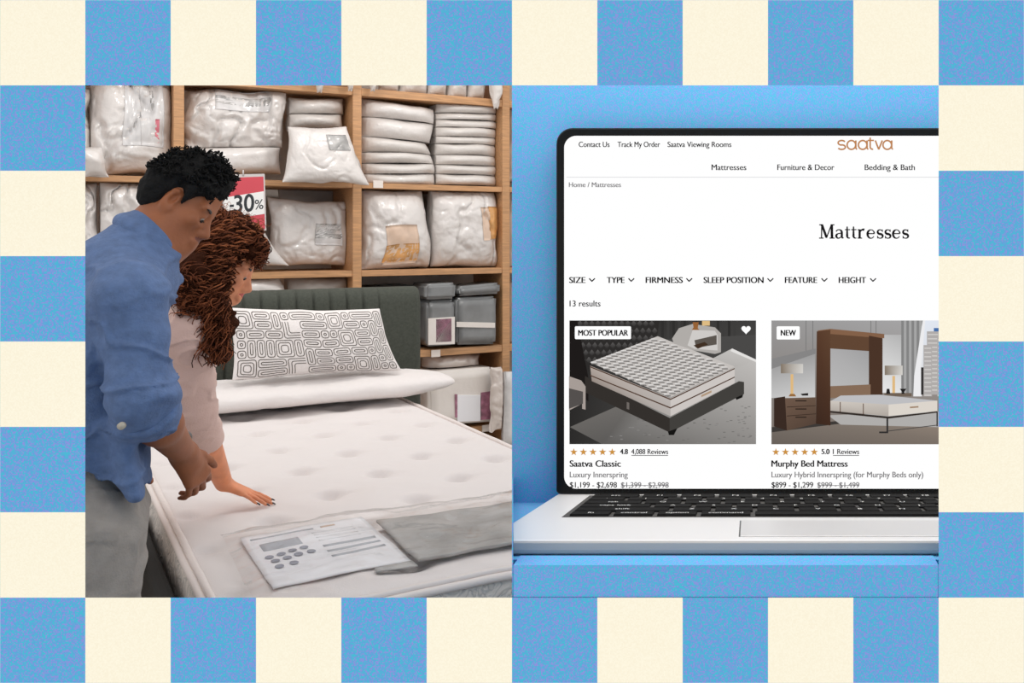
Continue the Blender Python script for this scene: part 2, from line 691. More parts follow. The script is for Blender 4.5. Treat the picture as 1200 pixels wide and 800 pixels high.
# top line, logo, menu
stext('menu_text', 'Contact Us', 678.5, 714.5, 172.3, 6.2)
stext('menu_text', 'Track My Order', 724, 773.5, 172.3, 6.2)
stext('menu_text', 'Saatva Viewing Rooms', 782.5, 857, 172.3, 6.2)
lg, w_ = [], 1.9
yb, xh = 175.2, 10.6
lg.append((np.concatenate([arc(986.2, yb - xh * .74, 4.2, 2.7, -25, -270, 12), arc(986.2, yb - xh * .26, 4.4, 2.7, -90, 155, 12)]), w_))


def la(cx):
    return [(arc(cx, yb - 5.3, 5.0, 5.2, 0, 360, 24), w_), ([(cx + 5.2, yb - xh), (cx + 5.2, yb - 1.4), (cx + 6.6, yb)], w_)]


lg += la(997.6) + la(1010.8)
lg += [([(1019.6, yb - 14), (1019.6, yb - 3.2)], w_), (arc(1022.4, yb - 3.2, 2.8, 2.9, 180, 75, 8), w_), ([(1016.8, yb - xh), (1024, yb - xh)], w_ * .9)]
lg += [([(1025.6, yb - xh), (1029.6, yb)], w_), ([(1029.6, yb), (1033.8, yb - xh)], w_)]
lg += la(1039.6)
strokes('logo', lg, 'brown_ink')
stext('menu_text', 'Mattresses', 834, 874.5, 199.3, 6.6)
stext('menu_text', 'Furniture & Decor', 911, 977.5, 199.3, 6.6)
stext('menu_text', 'Bedding & Bath', 1013.3, 1071.8, 199.3, 6.6)
strokes('divider_line', [([(664, 207.6), (1362, 207.6)], 1.0)], 'pale_ink')
stext('breadcrumb_text', 'Home / Mattresses', 667, 727.8, 219.2, 5.6, 'grey_ink')

# the serif heading
B0, XHh, CP = 279.3, 10.6, 16.4
hd = []


def serif(x, y, w): hd.append(([(x - w / 2, y), (x + w / 2, y)], 1.0))


x = 960.0                                  # M
hd += [([(x + 2.6, B0), (x + 2.9, B0 - CP)], 1.15), ([(x + 2.9, B0 - CP), (x + 8.6, B0 - 1)], [2.3, 2.2]), ([(x + 8.4, B0 - .5), (x + 14.3, B0 - CP)], 1.1), ([(x + 14.6, B0 - CP), (x + 14.9, B0)], 2.3)]
serif(x + 2.4, B0 - .4, 5.4); serif(x + 15, B0 - .4, 6); serif(x + 1.9, B0 - CP + .4, 4); serif(x + 15.6, B0 - CP + .4, 4.4)


def ga(x):
    hd.append((np.concatenate([arc(x + 4.4, B0 - XHh + 3.2, 3.3, 2.9, 195, 350, 10), [(x + 7.8, B0 - 6.5), (x + 7.8, B0 - 1.6), (x + 8.6, B0 - .6), (x + 10, B0 - .9)]]), [1.6, 1.1, 1, 1, 1, 1.1, 1.3, 1.6, 1.9, 2, 2.1, 2.1, 1.6, .8]))
    hd.append((np.concatenate([[(x + 7.6, B0 - 6.4)], arc(x + 4.2, B0 - 2.9, 2.9, 2.7, 255, 90, 10), [(x + 7.6, B0 - 2)]]), [.9, 1, 1.4, 1.8, 2, 2.1, 2, 1.8, 1.5, 1.3, 1.1, .9]))


def gt(x):
    hd.append((np.concatenate([[(x + 3.1, B0 - XHh - 3.4), (x + 3.1, B0 - 3)], arc(x + 5.4, B0 - 2.7, 2.3, 2.3, 180, 60, 7)]), [1.2, 2.1, 2, 1.9, 1.6, 1.4, 1.2, 1, .8]))
    hd.append(([(x + .4, B0 - XHh + .3), (x + 6.6, B0 - XHh + .3)], 1.0))


def gr(x):
    hd.append(([(x + 2.6, B0 - XHh), (x + 2.6, B0)], 2.1))
    serif(x + 2.8, B0 - .4, 5.4); serif(x + 1.5, B0 - XHh + .4, 2.6)
    hd.append((np.concatenate([[(x + 3.2, B0 - 7)], arc(x + 6.6, B0 - 7.4, 3.0, 3.0, 190, 300, 8)]), [.9, 1, 1.2, 1.3, 1.5, 1.7, 2, 2.3, 2.4]))


def ge(x):
    hd.append((arc(x + 5, B0 - 5.2, 4.0, 5.0, -5, -330, 22), [1.5, 1.4, 1.2, 1, .9, .9, 1, 1.3, 1.7, 2, 2.1, 2.2, 2.1, 2, 1.8, 1.6, 1.3, 1.1, 1, .9, .9, .8]))
    hd.append(([(x + 1.6, B0 - 5.6), (x + 9, B0 - 5.6)], 1.0))


def gs(x):
    hd.append((np.concatenate([arc(x + 3.9, B0 - XHh + 2.9, 2.8, 2.5, -20, -250, 10), arc(x + 4.0, B0 - 2.7, 3.1, 2.5, -70, 165, 10)]), [.9, 1, 1, 1.1, 1.3, 1.6, 1.8, 2, 2.1, 2.1, 2.1, 2.1, 2, 1.8, 1.5, 1.2, 1, 1, 1, .9]))
    hd.append(([(x + 6.7, B0 - XHh), (x + 6.7, B0 - XHh + 3)], .9)); hd.append(([(x + 1.1, B0 - 3.2), (x + 1.1, B0)], .9))


for g_, x_ in ((ga, 978.6), (gt, 988.6), (gt, 995.4), (gr, 1002.4), (ge, 1012.3), (gs, 1023), (gs, 1031.3), (ge, 1039.6), (gs, 1050.2)):
    g_(x_ + (x_ - 978.6) * 0.095)
strokes('page_heading', [(p, np.asarray(w) * 1.3) for p, w in hd], 'ink')

for s, a, b, c in (('SIZE', 667.5, 686, 694), ('TYPE', 711.5, 731.8, 740), ('FIRMNESS', 757, 800, 807.8), ('SLEEP POSITION', 824.8, 894.6, 902.8), ('FEATURE', 920, 957.2, 966), ('HEIGHT', 983, 1014.5, 1023)):
    stext('filter_text', s, a, b, 331.4, 6.9, bold=0.012)
    strokes('chevron', [([(c - 3.4, 326), (c, 329.6)], 1.4), ([(c - .4, 329.6), (c + 3.4, 326)], 1.4)], 'ink')
stext('result_text', '13 results', 667.8, 703.8, 358.8, 6.8)


def picture(name, polys):
    """flat picture on the screen: list of (pixel polygon, colour or per-corner colours)"""
    V, Fs, C = [], [], []
    for k, (pl, c) in enumerate(polys):
        b = len(V)
        for x, y in pl:
            V.append(sp(x, y, LT + 0.000012 * k))
        Fs.append(tuple(range(b, b + len(pl))))
        cs = c if isinstance(c[0], (tuple, list)) else [c] * len(pl)
        C += [rgb(*q) for q in cs]
    o = mesh(name, V, Fs, M['picture'], screen, smooth=False)
    at = o.data.color_attributes.new('Col', 'FLOAT_COLOR', 'POINT')
    at.data.foreach_set('color', np.array(C, np.float32).ravel())
    return o


def R4(x0, y0, x1, y1): return [(x0, y0), (x1, y0), (x1, y1), (x0, y1)]


# first picture: tufted bed on a rug
q = []
q.append((R4(667.5, 375.3, 886, 520), [(38, 36, 35), (64, 63, 62), (90, 89, 87), (44, 43, 42)]))
for i in range(14):                        # curtain folds
    q.append((R4(775 + i * 6.5, 375.3, 778 + i * 6.5, 398), (48 + 14 * (i % 2), 47 + 14 * (i % 2), 46 + 14 * (i % 2))))
q.append(([(770, 398), (886, 392), (886, 424), (855, 412), (800, 420)], (74, 73, 72)))
q.append(([(668, 500), (745, 466), (858, 408), (886, 421), (886, 520), (706, 520)], [(104, 101, 98), (112, 109, 106), (196, 193, 190), (190, 187, 184), (140, 137, 134), (92, 90, 88)]))
q.append(([(858, 408), (886, 421), (886, 424), (856, 411)], (226, 224, 222)))
for i in range(150):                       # rug flecks
    x_, y_ = 700 + 180 * random.random(), 470 + 48 * random.random()
    if y_ > 520 - (x_ - 700) * 0.9 and y_ < 519:
        g = 96 + 44 * random.random()
        q.append((R4(x_, y_, x_ + 3, y_ + .8), (g, g - 2, g - 4)))
q.append(([(673, 376), (773, 375.5), (770, 397), (700, 424), (686, 440), (677, 432)], (46, 44, 43)))
for r in range(6):                         # buttoned headboard
    for c in range(14):
        cx, cy = 680 + c * 7.0 + (r % 2) * 3.5, 379 + r * 8.5
        if cx < 768 and cy < 424 - (cx - 690) * 0.32:
            q.append(([(cx, cy - 4), (cx + 3.3, cy), (cx, cy + 4), (cx - 3.3, cy)], [(92, 90, 89), (66, 64, 63), (40, 38, 38), (66, 64, 63)]))
q.append(([(668, 376), (677, 376), (690, 442), (690, 470), (668, 450)], (30, 27, 26)))
q.append(([(686, 440), (785, 489), (785, 506), (686, 459)], (52, 48, 45)))       # frame, left side
q.append(([(785, 489), (866, 446), (872, 447), (872, 461), (785, 506)], (66, 64, 61)))
q.append(([(783, 505), (784, 509), (790, 509), (794, 501)], (22, 21, 20)))
q.append(([(862, 465.5), (871, 461.5), (870, 465), (863, 468)], (22, 21, 20)))
q.append(([(692, 428), (786, 466), (786, 487), (694, 446)], [(178, 166, 158), (186, 180, 176), (176, 170, 166), (150, 138, 130)]))
q.append(([(786, 466), (861, 430), (861, 448), (786, 487)], (204, 198, 194)))
for dy in (0.5, 10.5):
    q.append(([(692, 428 + dy), (786, 466 + dy), (861, 430 + dy), (861, 431.4 + dy), (786, 467.6 + dy), (692, 429.4 + dy)], (84, 62, 50)))
q.append(([(692, 424), (771, 393.5), (861, 429), (786, 465)], (196, 191, 187)))
for i in range(13):                        # tufted top
    for j in range(13):
        def tp(a, b):
            x_ = 692 + 79 * a + 94 * b - 4 * a * b
            y_ = 424 - 30.5 * a + 41 * b - 5.5 * a * b
            return (x_, y_)
        a, b, d = (i + .25 + .5 * (j % 2)) / 13.5, (j + .5) / 13.2, .043
        q.append(([tp(a - d, b), tp(a, b - d), tp(a + d, b), tp(a, b + d)], [(70, 64, 60), (250, 248, 246), (226, 222, 219), (58, 53, 50)]))
q.append(([(735, 478), (738, 479), (738, 471), (735, 470)], (110, 104, 100)))
q.append(([(822, 462), (834, 456.5), (834, 459), (822, 464.5)], (176, 150, 124)))
# white bedside tables and lamps
q.append(([(788, 396), (796, 384), (812, 379), (838, 383), (845, 390), (845, 412), (838, 414), (814, 410), (790, 402)], (176, 172, 168)))
q.append(([(812, 386), (838, 387), (841, 392), (841, 410), (814, 408), (806, 404)], (206, 203, 200)))
q.append(([(814, 398), (840, 392), (840, 403), (816, 407)], (92, 86, 80)))
q.append(([(813, 404), (826, 400), (830, 403), (818, 408)], (64, 48, 36)))
q.append(([(812, 377), (819, 377), (818, 384), (820, 386), (811, 386), (813, 383)], (150, 98, 54)))
q.append((R4(823, 375.4, 832, 381), (222, 188, 132)))
q.append(([(667.6, 440), (682, 445), (687, 452), (687, 479), (683, 478), (683, 472), (667.6, 480)], (166, 156, 150)))
q.append(([(667.6, 454), (684, 458), (684, 472), (667.6, 478)], (84, 80, 78)))
picture('product_picture', q)
# second picture: fold-down bed in a panelled room
q = []
q.append((R4(904, 375.3, 1123, 520), [(152, 151, 151), (170, 169, 170), (130, 118, 108), (118, 106, 97)]))
for x_ in (944, 952, 1020, 1026):
    q.append((R4(x_, 375.5, x_ + .9, 462), (122, 121, 121)))
q.append(([(904, 420), (955, 409), (955, 466), (904, 466)], [(150, 149, 149), (150, 149, 149), (206, 206, 206), (196, 196, 196)]))
q.append(([(904, 420), (956, 408), (956, 414), (904, 432)], (134, 133, 133)))
q.append((R4(1034, 392, 1062, 460), [(188, 188, 188), (176, 176, 176), (226, 226, 226), (232, 232, 232)]))
for i in range(9):
    g = 132 + 34 * (i % 2)
    q.append((R4(1056 + i * 3, 375.3, 1059.4 + i * 3, 462), (g, g, g)))
q.append(([(1082, 375.3), (1123, 375.3), (1123, 462), (1076, 462), (1079, 430)], [(226, 232, 242), (222, 228, 238), (216, 212, 208), (206, 204, 204), (220, 222, 226)]))
for x_, y_, w, h in ((1086, 388, 14, 74), (1082, 404, 10, 60), (1098, 394, 12, 70), (1112, 384, 10, 78)):
    q.append((R4(x_, y_, x_ + w, y_ + h), (176, 172, 170)))
    for k in range(int(h / 5)):
        q.append((R4(x_ + 1, y_ + 3 + k * 5, x_ + w - 1, y_ + 4.4 + k * 5), (206, 203, 200)))
q.append((R4(1094, 384, 1100, 388), (70, 112, 170)))
q.append(([(1081, 375.3), (1084, 375.3), (1079, 432), (1080, 464), (1070, 464), (1071, 440)], (236, 236, 238)))
q.append((R4(1079, 430, 1082, 462), (52, 50, 50)))
q.append(([(904, 506), (990, 494), (1123, 496), (1123, 520), (904, 520)], [(112, 104, 97), (128, 118, 109), (146, 132, 120), (124, 113, 104), (104, 96, 90)]))
q.append(([(904, 500), (990, 492), (1000, 494), (904, 506)], (62, 58, 55)))
q.append(([(970, 486), (1100, 482), (1100, 500), (985, 497)], (176, 174, 172)))
q.append(([(957, 387), (973, 385), (1036, 391), (1036, 396), (973, 392)], (132, 97, 73)))
q.append(([(957, 388), (973, 386), (973, 498), (956, 496)], [(88, 60, 44), (96, 68, 50), (66, 44, 33), (60, 41, 32)]))
q.append(([(973, 391), (1034, 396), (1034, 462), (973, 462)], (97, 70, 52)))
q.append(([(973, 408), (1018, 411), (1018, 452), (973, 452)], [(172, 171, 172), (160, 160, 161), (178, 178, 178), (184, 184, 184)]))
q.append(([(1018, 393), (1034, 396), (1034, 462), (1018, 462)], (74, 52, 40)))
q.append(([(973, 452), (1020, 450), (1020, 464), (973, 466)], (134, 108, 88)))
q.append(([(907, 466), (920, 464), (922, 504), (907, 499)], (58, 43, 36)))
q.append(([(920, 466), (956, 465), (956, 496), (922, 504)], [(110, 88, 74), (104, 84, 70), (84, 66, 56), (92, 74, 62)]))
for k in range(2):
    q.append(([(922, 476 + k * 10.5), (956, 474.5 + k * 9.5), (956, 475.2 + k * 9.5), (922, 476.9 + k * 10.5)], (58, 44, 37)))
for k in range(3):
    q.append((R4(932, 468.5 + k * 9.6, 945, 469.8 + k * 9.6), (44, 35, 30)))
for lx, yy in ((928, 0), (1047, 2)):
    w = 13 if lx < 1000 else 10.5
    q.append((R4(lx - w, 426 + yy, lx + w, 437 + yy), [(132, 118, 102), (206, 203, 198), (214, 211, 206), (126, 113, 98)]))
    q.append((R4(lx - 1.6, 438 + yy, lx + 1.6, 464 - yy), (222, 184, 128)))
    q.append(([(lx - 4, 464), (lx + 5, 464), (lx + 3, 461), (lx - 2, 461)], (150, 106, 62)))
q.append(([(938, 461), (947, 460), (947, 463), (940, 463)], (40, 37, 36)))
q.append((R4(1036, 460, 1068, 464), (112, 98, 86)))
q.append(([(1054, 455), (1062, 455), (1059, 459), (1060, 461), (1056, 461), (1057, 459)], (34, 32, 32)))
q.append(([(1039, 455), (1042, 455), (1043, 461), (1038, 461)], (36, 34, 34)))
q.append(([(974, 469), (985, 463), (1030, 462), (1098, 469), (1098, 470), (1041, 474)], (190, 190, 193)))
q.append(([(973, 469), (1041, 473.5), (1041, 487), (973, 480.5)], [(206, 199, 191), (196, 189, 181), (176, 168, 160), (178, 170, 162)]))
q.append(([(1041, 473.5), (1098, 469), (1098, 481), (1041, 487)], (220, 213, 204)))
for x_ in (984, 1011):
    q.append(([(x_, 469.8 + (x_ - 973) * .066), (x_ + 1, 469.8 + (x_ - 973) * .066), (x_ + 1, 482 + (x_ - 973) * .09), (x_, 482 + (x_ - 973) * .09)], (92, 68, 54)))
q.append(([(1066, 476), (1076, 475.2), (1076, 477), (1066, 477.8)], (160, 132, 108)))
q.append(([(973, 481), (1041, 487.5), (1098, 481.5), (1098, 483), (1041, 490), (973, 483)], (52, 45, 41)))
q.append(([(1038.5, 489), (1040.6, 489), (1040.6, 507), (1030, 507), (1030, 505), (1038.5, 505)], (48, 46, 46)))
q.append((R4(1097, 482, 1098.6, 499), (48, 46, 46)))
q.append(([(1040, 504), (1098, 497), (1098, 498), (1040, 505)], (74, 71, 70)))
picture('product_picture', q)
# heart, badges, stars, prices
a = np.linspace(0, 2 * math.pi, 40, endpoint=False)
hp = [(874.3 + 0.34 * 16 * math.sin(x) ** 3, 385.6 - 0.34 * (13 * math.cos(x) - 5 * math.cos(2 * x) - 2 * math.cos(3 * x) - math.cos(4 * x))) for x in a]
mesh('heart_icon', [sp(x, y, LT + 0.004) for x, y in hp] + [sp(874.3, 386, LT + 0.004)], [(i, (i + 1) % 40, 40) for i in range(40)], M['screen'], screen, smooth=False)
for s, bx, tx in (('MOST POPULAR', (674.4, 381.8, 740, 396.8), (678.6, 736.4)), ('NEW', (910, 381.8, 937, 397.2), (915, 932.4))):
    P = rounded(*bx, 1.5, 3)
    mesh('badge', [sp(x, y, LT + 0.004) for x, y in P], [tuple(range(len(P)))[::-1]], M['screen'], screen, smooth=False)
    LT += 0.0042
    stext('badge_text', s, tx[0], tx[1], 392.7, 6.6, bold=0.03)
    LT -= 0.0042
for sx0 in (672.6, 909.2):
    for k in range(5):
        cx, cy = sx0 + 11.25 * k, 529.3
        P = [(cx + (4.6 if i % 2 == 0 else 1.9) * math.sin(i * math.pi / 5), cy - (4.6 if i % 2 == 0 else 1.9) * math.cos(i * math.pi / 5)) for i in range(10)] + [(cx, cy)]
        mesh('rating_star', [sp(x, y, LT) for x, y in P], [(i, (i + 1) % 10, 10) for i in range(10)], M['gold_ink'], screen, smooth=False)
stext('rating_text', '4.8', 727, 735.8, 531.6, 5.9, bold=0.015)
stext('rating_text', '4,088 Reviews', 740, 783, 531.6, 5.9, under=True)
stext('product_title', 'Saatva Classic', 668, 727.5, 546.4, 7.4, bold=0.014)
stext('product_text', 'Luxury Innerspring', 668, 735.8, 558.9, 6.6, 'grey_ink')
stext('price_text', '$1,199 - $2,698', 668, 723, 570.8, 6.4)
stext('old_price_text', '$1,399 - $2,998', 728, 783.6, 570.8, 6.2, 'grey_ink', strike=True)
stext('rating_text', '5.0', 962.8, 971.8, 531.6, 5.9, bold=0.015)
stext('rating_text', '1 Reviews', 976, 1006.6, 531.6, 5.9, under=True)
stext('product_title', 'Murphy Bed Mattress', 904.2, 993, 546.4, 7.4, bold=0.014)
stext('product_text', 'Luxury Hybrid Innerspring (for Murphy Beds only)', 904.2, 1081.6, 558.9, 6.6, 'grey_ink')
stext('price_text', '$899 - $1,299', 904.2, 952.8, 570.8, 6.4)
stext('old_price_text', '$999 - $1,499', 957.8, 1006.8, 570.8, 6.2, 'grey_ink', strike=True)
#PART2
# ------------------------------------------------------------------ the bed
VS = 6.1                                   # front of the shelving
BU0, BU1, BV0, BV1, MZ = 0.288, 1.40, 2.135, 4.95, 0.60   # mattress outline and top
BC = (0.84, 3.5)                           # where the bed stands


def loc(P, c, z=0.0):
    return np.asarray(P, float) - np.array([c[0], c[1], z])


bed = thing('upholstered_bed', 'dark green grey upholstered bed with a channelled headboard under a white mattress', 'bed')
shop(bed, *BC)
box('bed_base', loc((BU0 - 0.05, BV0 - 0.03, 0.09), BC), loc((BU1 + 0.05, BV1 + 0.02, 0.40), BC), M['black_fabric'], bed, 0.03, 3)
for lo_, hi_ in (((BU0 - .060, BV0 - .035, .12), (BU0 - .022, BV1 + .02, .53)), ((BU1 + .022, BV0 - .035, .12), (BU1 + .060, BV1 + .02, .53)), ((BU0 - .021, BV0 - .065, .12), (BU1 + .021, BV0 - .024, .50))):
    box('side_rail', loc(lo_, BC), loc(hi_, BC), M['black_fabric'], bed, 0.012, 3)
for a in (BU0 + 0.05, BU1 - 0.05):
    for b in (BV0 + 0.08, BV1 - 0.12):
        V, Fs = tube([(a - BC[0], b - BC[1], 0.0), (a - BC[0], b - BC[1], 0.10)], [0.022, 0.032], 12)
        mesh('leg', V, Fs, M['black_fabric'], bed)
# headboard: channels rolled over the top edge, plain wing at the right
HU0, HU1, HZ = 0.12, 1.578, 1.088
nu = 420
prof = [(0, .2), (0, .5), (0, .8), (0, HZ - .075), (.006, HZ - .045), (.02, HZ - .02), (.042, HZ - .005), (.06, HZ), (.085, HZ - .004), (.105, HZ - .02), (.115, HZ - .05), (.115, .8), (.115, .2)]
ch0, chw = 1.372, 0.0745
V = []
for i in range(nu):
    u = HU0 + (HU1 - HU0) * i / (nu - 1)
    edge = min(u - HU0, HU1 - u)
    r = math.sqrt(max(0, 1 - (1 - min(edge, .03) / .03) ** 2)) if edge < .03 else 1
    ph = ((ch0 - u) / chw) % 1.0
    pf = 0.0
    if u < ch0 + 0.001:
        pf = -0.019 * (1 - abs(2 * ph - 1) ** 7) + 0.004
    else:
        pf = -0.004
    for k, (b, z) in enumerate(prof):
        w = 1.0 if k < 5 else max(0, 1 - (k - 4) * .3)
        nrm = (1, 0) if k < 4 else (0.7, -0.7) if k < 7 else (0, -1) if k < 9 else (-1, 0)
        bb, zz = b + pf * w * nrm[0], z + pf * w * nrm[1] * .6
        bb = .0575 + (bb - .0575) * (0.55 + 0.45 * r)
        zz = zz - (1 - r) * .02
        V.append((u - BC[0], BV1 + 0.05 + bb - BC[1], zz))
Fs = [tuple(q) for q in grid_faces(nu, len(prof), True)]
Fs += [tuple(range(len(prof)))[::-1], tuple((nu - 1) * len(prof) + k for k in range(len(prof)))]
mesh('headboard', V, Fs, M['dark_fabric'], bed)

# mattress: quilted top, border, piping
matt = thing('mattress', 'white quilted mattress on the dark upholstered bed', 'mattress')
shop(matt, *BC, 0.40)
DU, DV = 0.19, 0.375
tu0, tv0 = 0.705, 3.055


def quilt_h(u, v):
    best = np.full(u.shape, 9.0)
    b2 = np.full(u.shape, 9.0)
    h = np.zeros(u.shape)
    for par in (0, 1):
        cu = np.round((u - tu0) / DU - 0) * DU + tu0
        cv = np.round((v - tv0 - par * DV / 2 - 0 * cu) / DV) * DV + tv0 + par * DV / 2
        # staggered: odd columns belong to the second set
        colk = np.round((u - tu0) / DU).astype(int)
        for dk in (-1, 0, 1):
            kk = colk + dk
            ok = (kk % 2) == par
            cu = kk * DU + tu0
            du, dv = u - cu, v - cv
            d = np.sqrt(du ** 2 + (dv * .75) ** 2)
            best = np.where(ok & (d < best), d, best)
            cr = np.exp(-((du / .045) ** 2)) * np.exp(-(((dv - .022 + du * du * 9) / .012) ** 2))
            h += np.where(ok, -0.007 * cr + 0.004 * np.exp(-((du / .045) ** 2 + ((dv - .05) / .03) ** 2)), 0)
    return 2.2 * h - 0.018 * np.exp(-(best / .030) ** 2) - 0.013 * np.exp(-(best / .085) ** 2)


gu, gv = np.linspace(0, 1, 150), np.linspace(0, 1, 330)
E = 0.07
A, B = np.meshgrid(gu, gv, indexing='ij')
u = BU0 + 0.012 + (BU1 - BU0 - 0.024) * A
v = BV0 + 0.012 + (BV1 - BV0 - 0.024) * B
ed = np.minimum(np.minimum(u - BU0, BU1 - u), np.minimum(v - BV0, BV1 - v)) - 0.012
drop = np.where(ed < E, 0.024 * (1 - np.sqrt(np.clip(1 - (1 - ed / E) ** 2, 0, 1))), 0)
nz = 0.004 * fbm(np.stack([u * 5, v * 5, u * 0], -1), 3)
z = MZ + quilt_h(u, v) * np.clip(ed / E, 0, 1) - drop + nz * np.clip(ed / E, 0, 1)
z = z - .012 * np.exp(-(((u - .45) / .09) ** 2 + ((v - 3.06) / .06) ** 2))   # the hand presses the cover a little
P = np.stack([u - BC[0], v - BC[1], z - 0.40], -1).reshape(-1, 3)
mesh('mattress_top', P, grid_faces(150, 330), M['quilt'], matt, fast=True)
t = NT('quilted mattress border')
tc = t.n('ShaderNodeTexCoord')
wv = t.n('ShaderNodeTexNoise')
wv.inputs['Scale'].default_value = 16
wv.inputs['Detail'].default_value = 2
wv.inputs['Distortion'].default_value = 2.2
t.l(tc.outputs['Object'], wv.inputs['Vector'])
rp = t.n('ShaderNodeValToRGB')
e = rp.color_ramp.elements
e[0].position, e[0].color = 0.36, rgb(212, 204, 196)
e[1].position, e[1].color = 0.60, rgb(206, 198, 190)
for p_, c_ in ((0.44, (206, 198, 190)), (0.48, (172, 168, 164)), (0.53, (196, 189, 182))):
    x = e.new(p_)
    x.color = rgb(*c_)
t.l(wv.outputs['Fac'], rp.inputs['Fac'])
t.l(rp.outputs['Color'], t.b.inputs['Base Color'])
t.b.inputs['Roughness'].default_value = 0.8
bp = t.n('ShaderNodeBump')
bp.inputs['Strength'].default_value = 0.5
bp.inputs['Distance'].default_value = 0.02
t.l(wv.outputs['Fac'], bp.inputs['Height'])
t.l(bp.outputs['Normal'], t.b.inputs['Normal'])
M['border'] = t.m
# border as a ring of outlines, bulging a little
def outline(ins, n=10, r=0.05):
    P = []
    x0, x1, y0, y1 = BU0 + ins, BU1 - ins, BV0 + ins, BV1 - ins
    for cx, cy, a0 in ((x0 + r, y0 + r, 180), (x1 - r, y0 + r, 270), (x1 - r, y1 - r, 0), (x0 + r, y1 - r, 90)):
        for k in range(n + 1):
            a = math.radians(a0 + 90 * k / n)
            P.append((cx + r * math.cos(a), cy + r * math.sin(a)))
    Q = []
    for i in range(len(P)):                # subdivide the long sides
        a, b = np.array(P[i]), np.array(P[(i + 1) % len(P)])
        m_ = max(1, int(np.linalg.norm(b - a) / .03))
        Q += [tuple(a + (b - a) * k / m_) for k in range(m_)]
    return np.array(Q)
lv = [(0.02, .404), (.006, .41), (-.004, .44), (-.008, .48), (-.006, .53), (0.0, .56), (.008, .576)]
base_n = len(outline(0))
V = []
for ins, z_ in lv:
    Q = outline(0)
    c = np.array([(BU0 + BU1) / 2, (BV0 + BV1) / 2])
    sgn = np.stack([np.clip((c[0] - Q[:, 0]) * 20, -1, 1), np.clip((c[1] - Q[:, 1]) * 20, -1, 1)], 1)
    wob = 0.006 * vnoise(np.stack([Q[:, 0] * 9, Q[:, 1] * 9, np.full(len(Q), z_ * 30)], -1), 4)
    V.append(np.column_stack([Q + sgn * (ins + wob)[:, None], np.full(len(Q), z_)]))
n = base_n
V = np.concatenate(V) - np.array([BC[0], BC[1], .40])
Fs = [(k * n + i, k * n + (i + 1) % n, (k + 1) * n + (i + 1) % n, (k + 1) * n + i) for k in range(len(lv) - 1) for i in range(n)]
Fs.append(tuple(range(n))[::-1])
mesh('mattress_border', V, Fs, M['border'], matt)
for ins, z_, r_ in ((0.004, 0.579, .0095), (0.016, 0.590, .008), (0.008, 0.4145, .0075)):
    Q = outline(ins)
    Q = np.concatenate([Q, Q[:2]])
    P = np.column_stack([Q, np.full(len(Q), z_) + 0.002 * vnoise(np.stack([Q[:, 0] * 12, Q[:, 1] * 12, Q[:, 0] * 0], -1), 8)])
    V, Fs = tube(loc(P, BC, .40), r_, 8, cap=False)
    mesh('piping', V, Fs, M['piping'], matt)

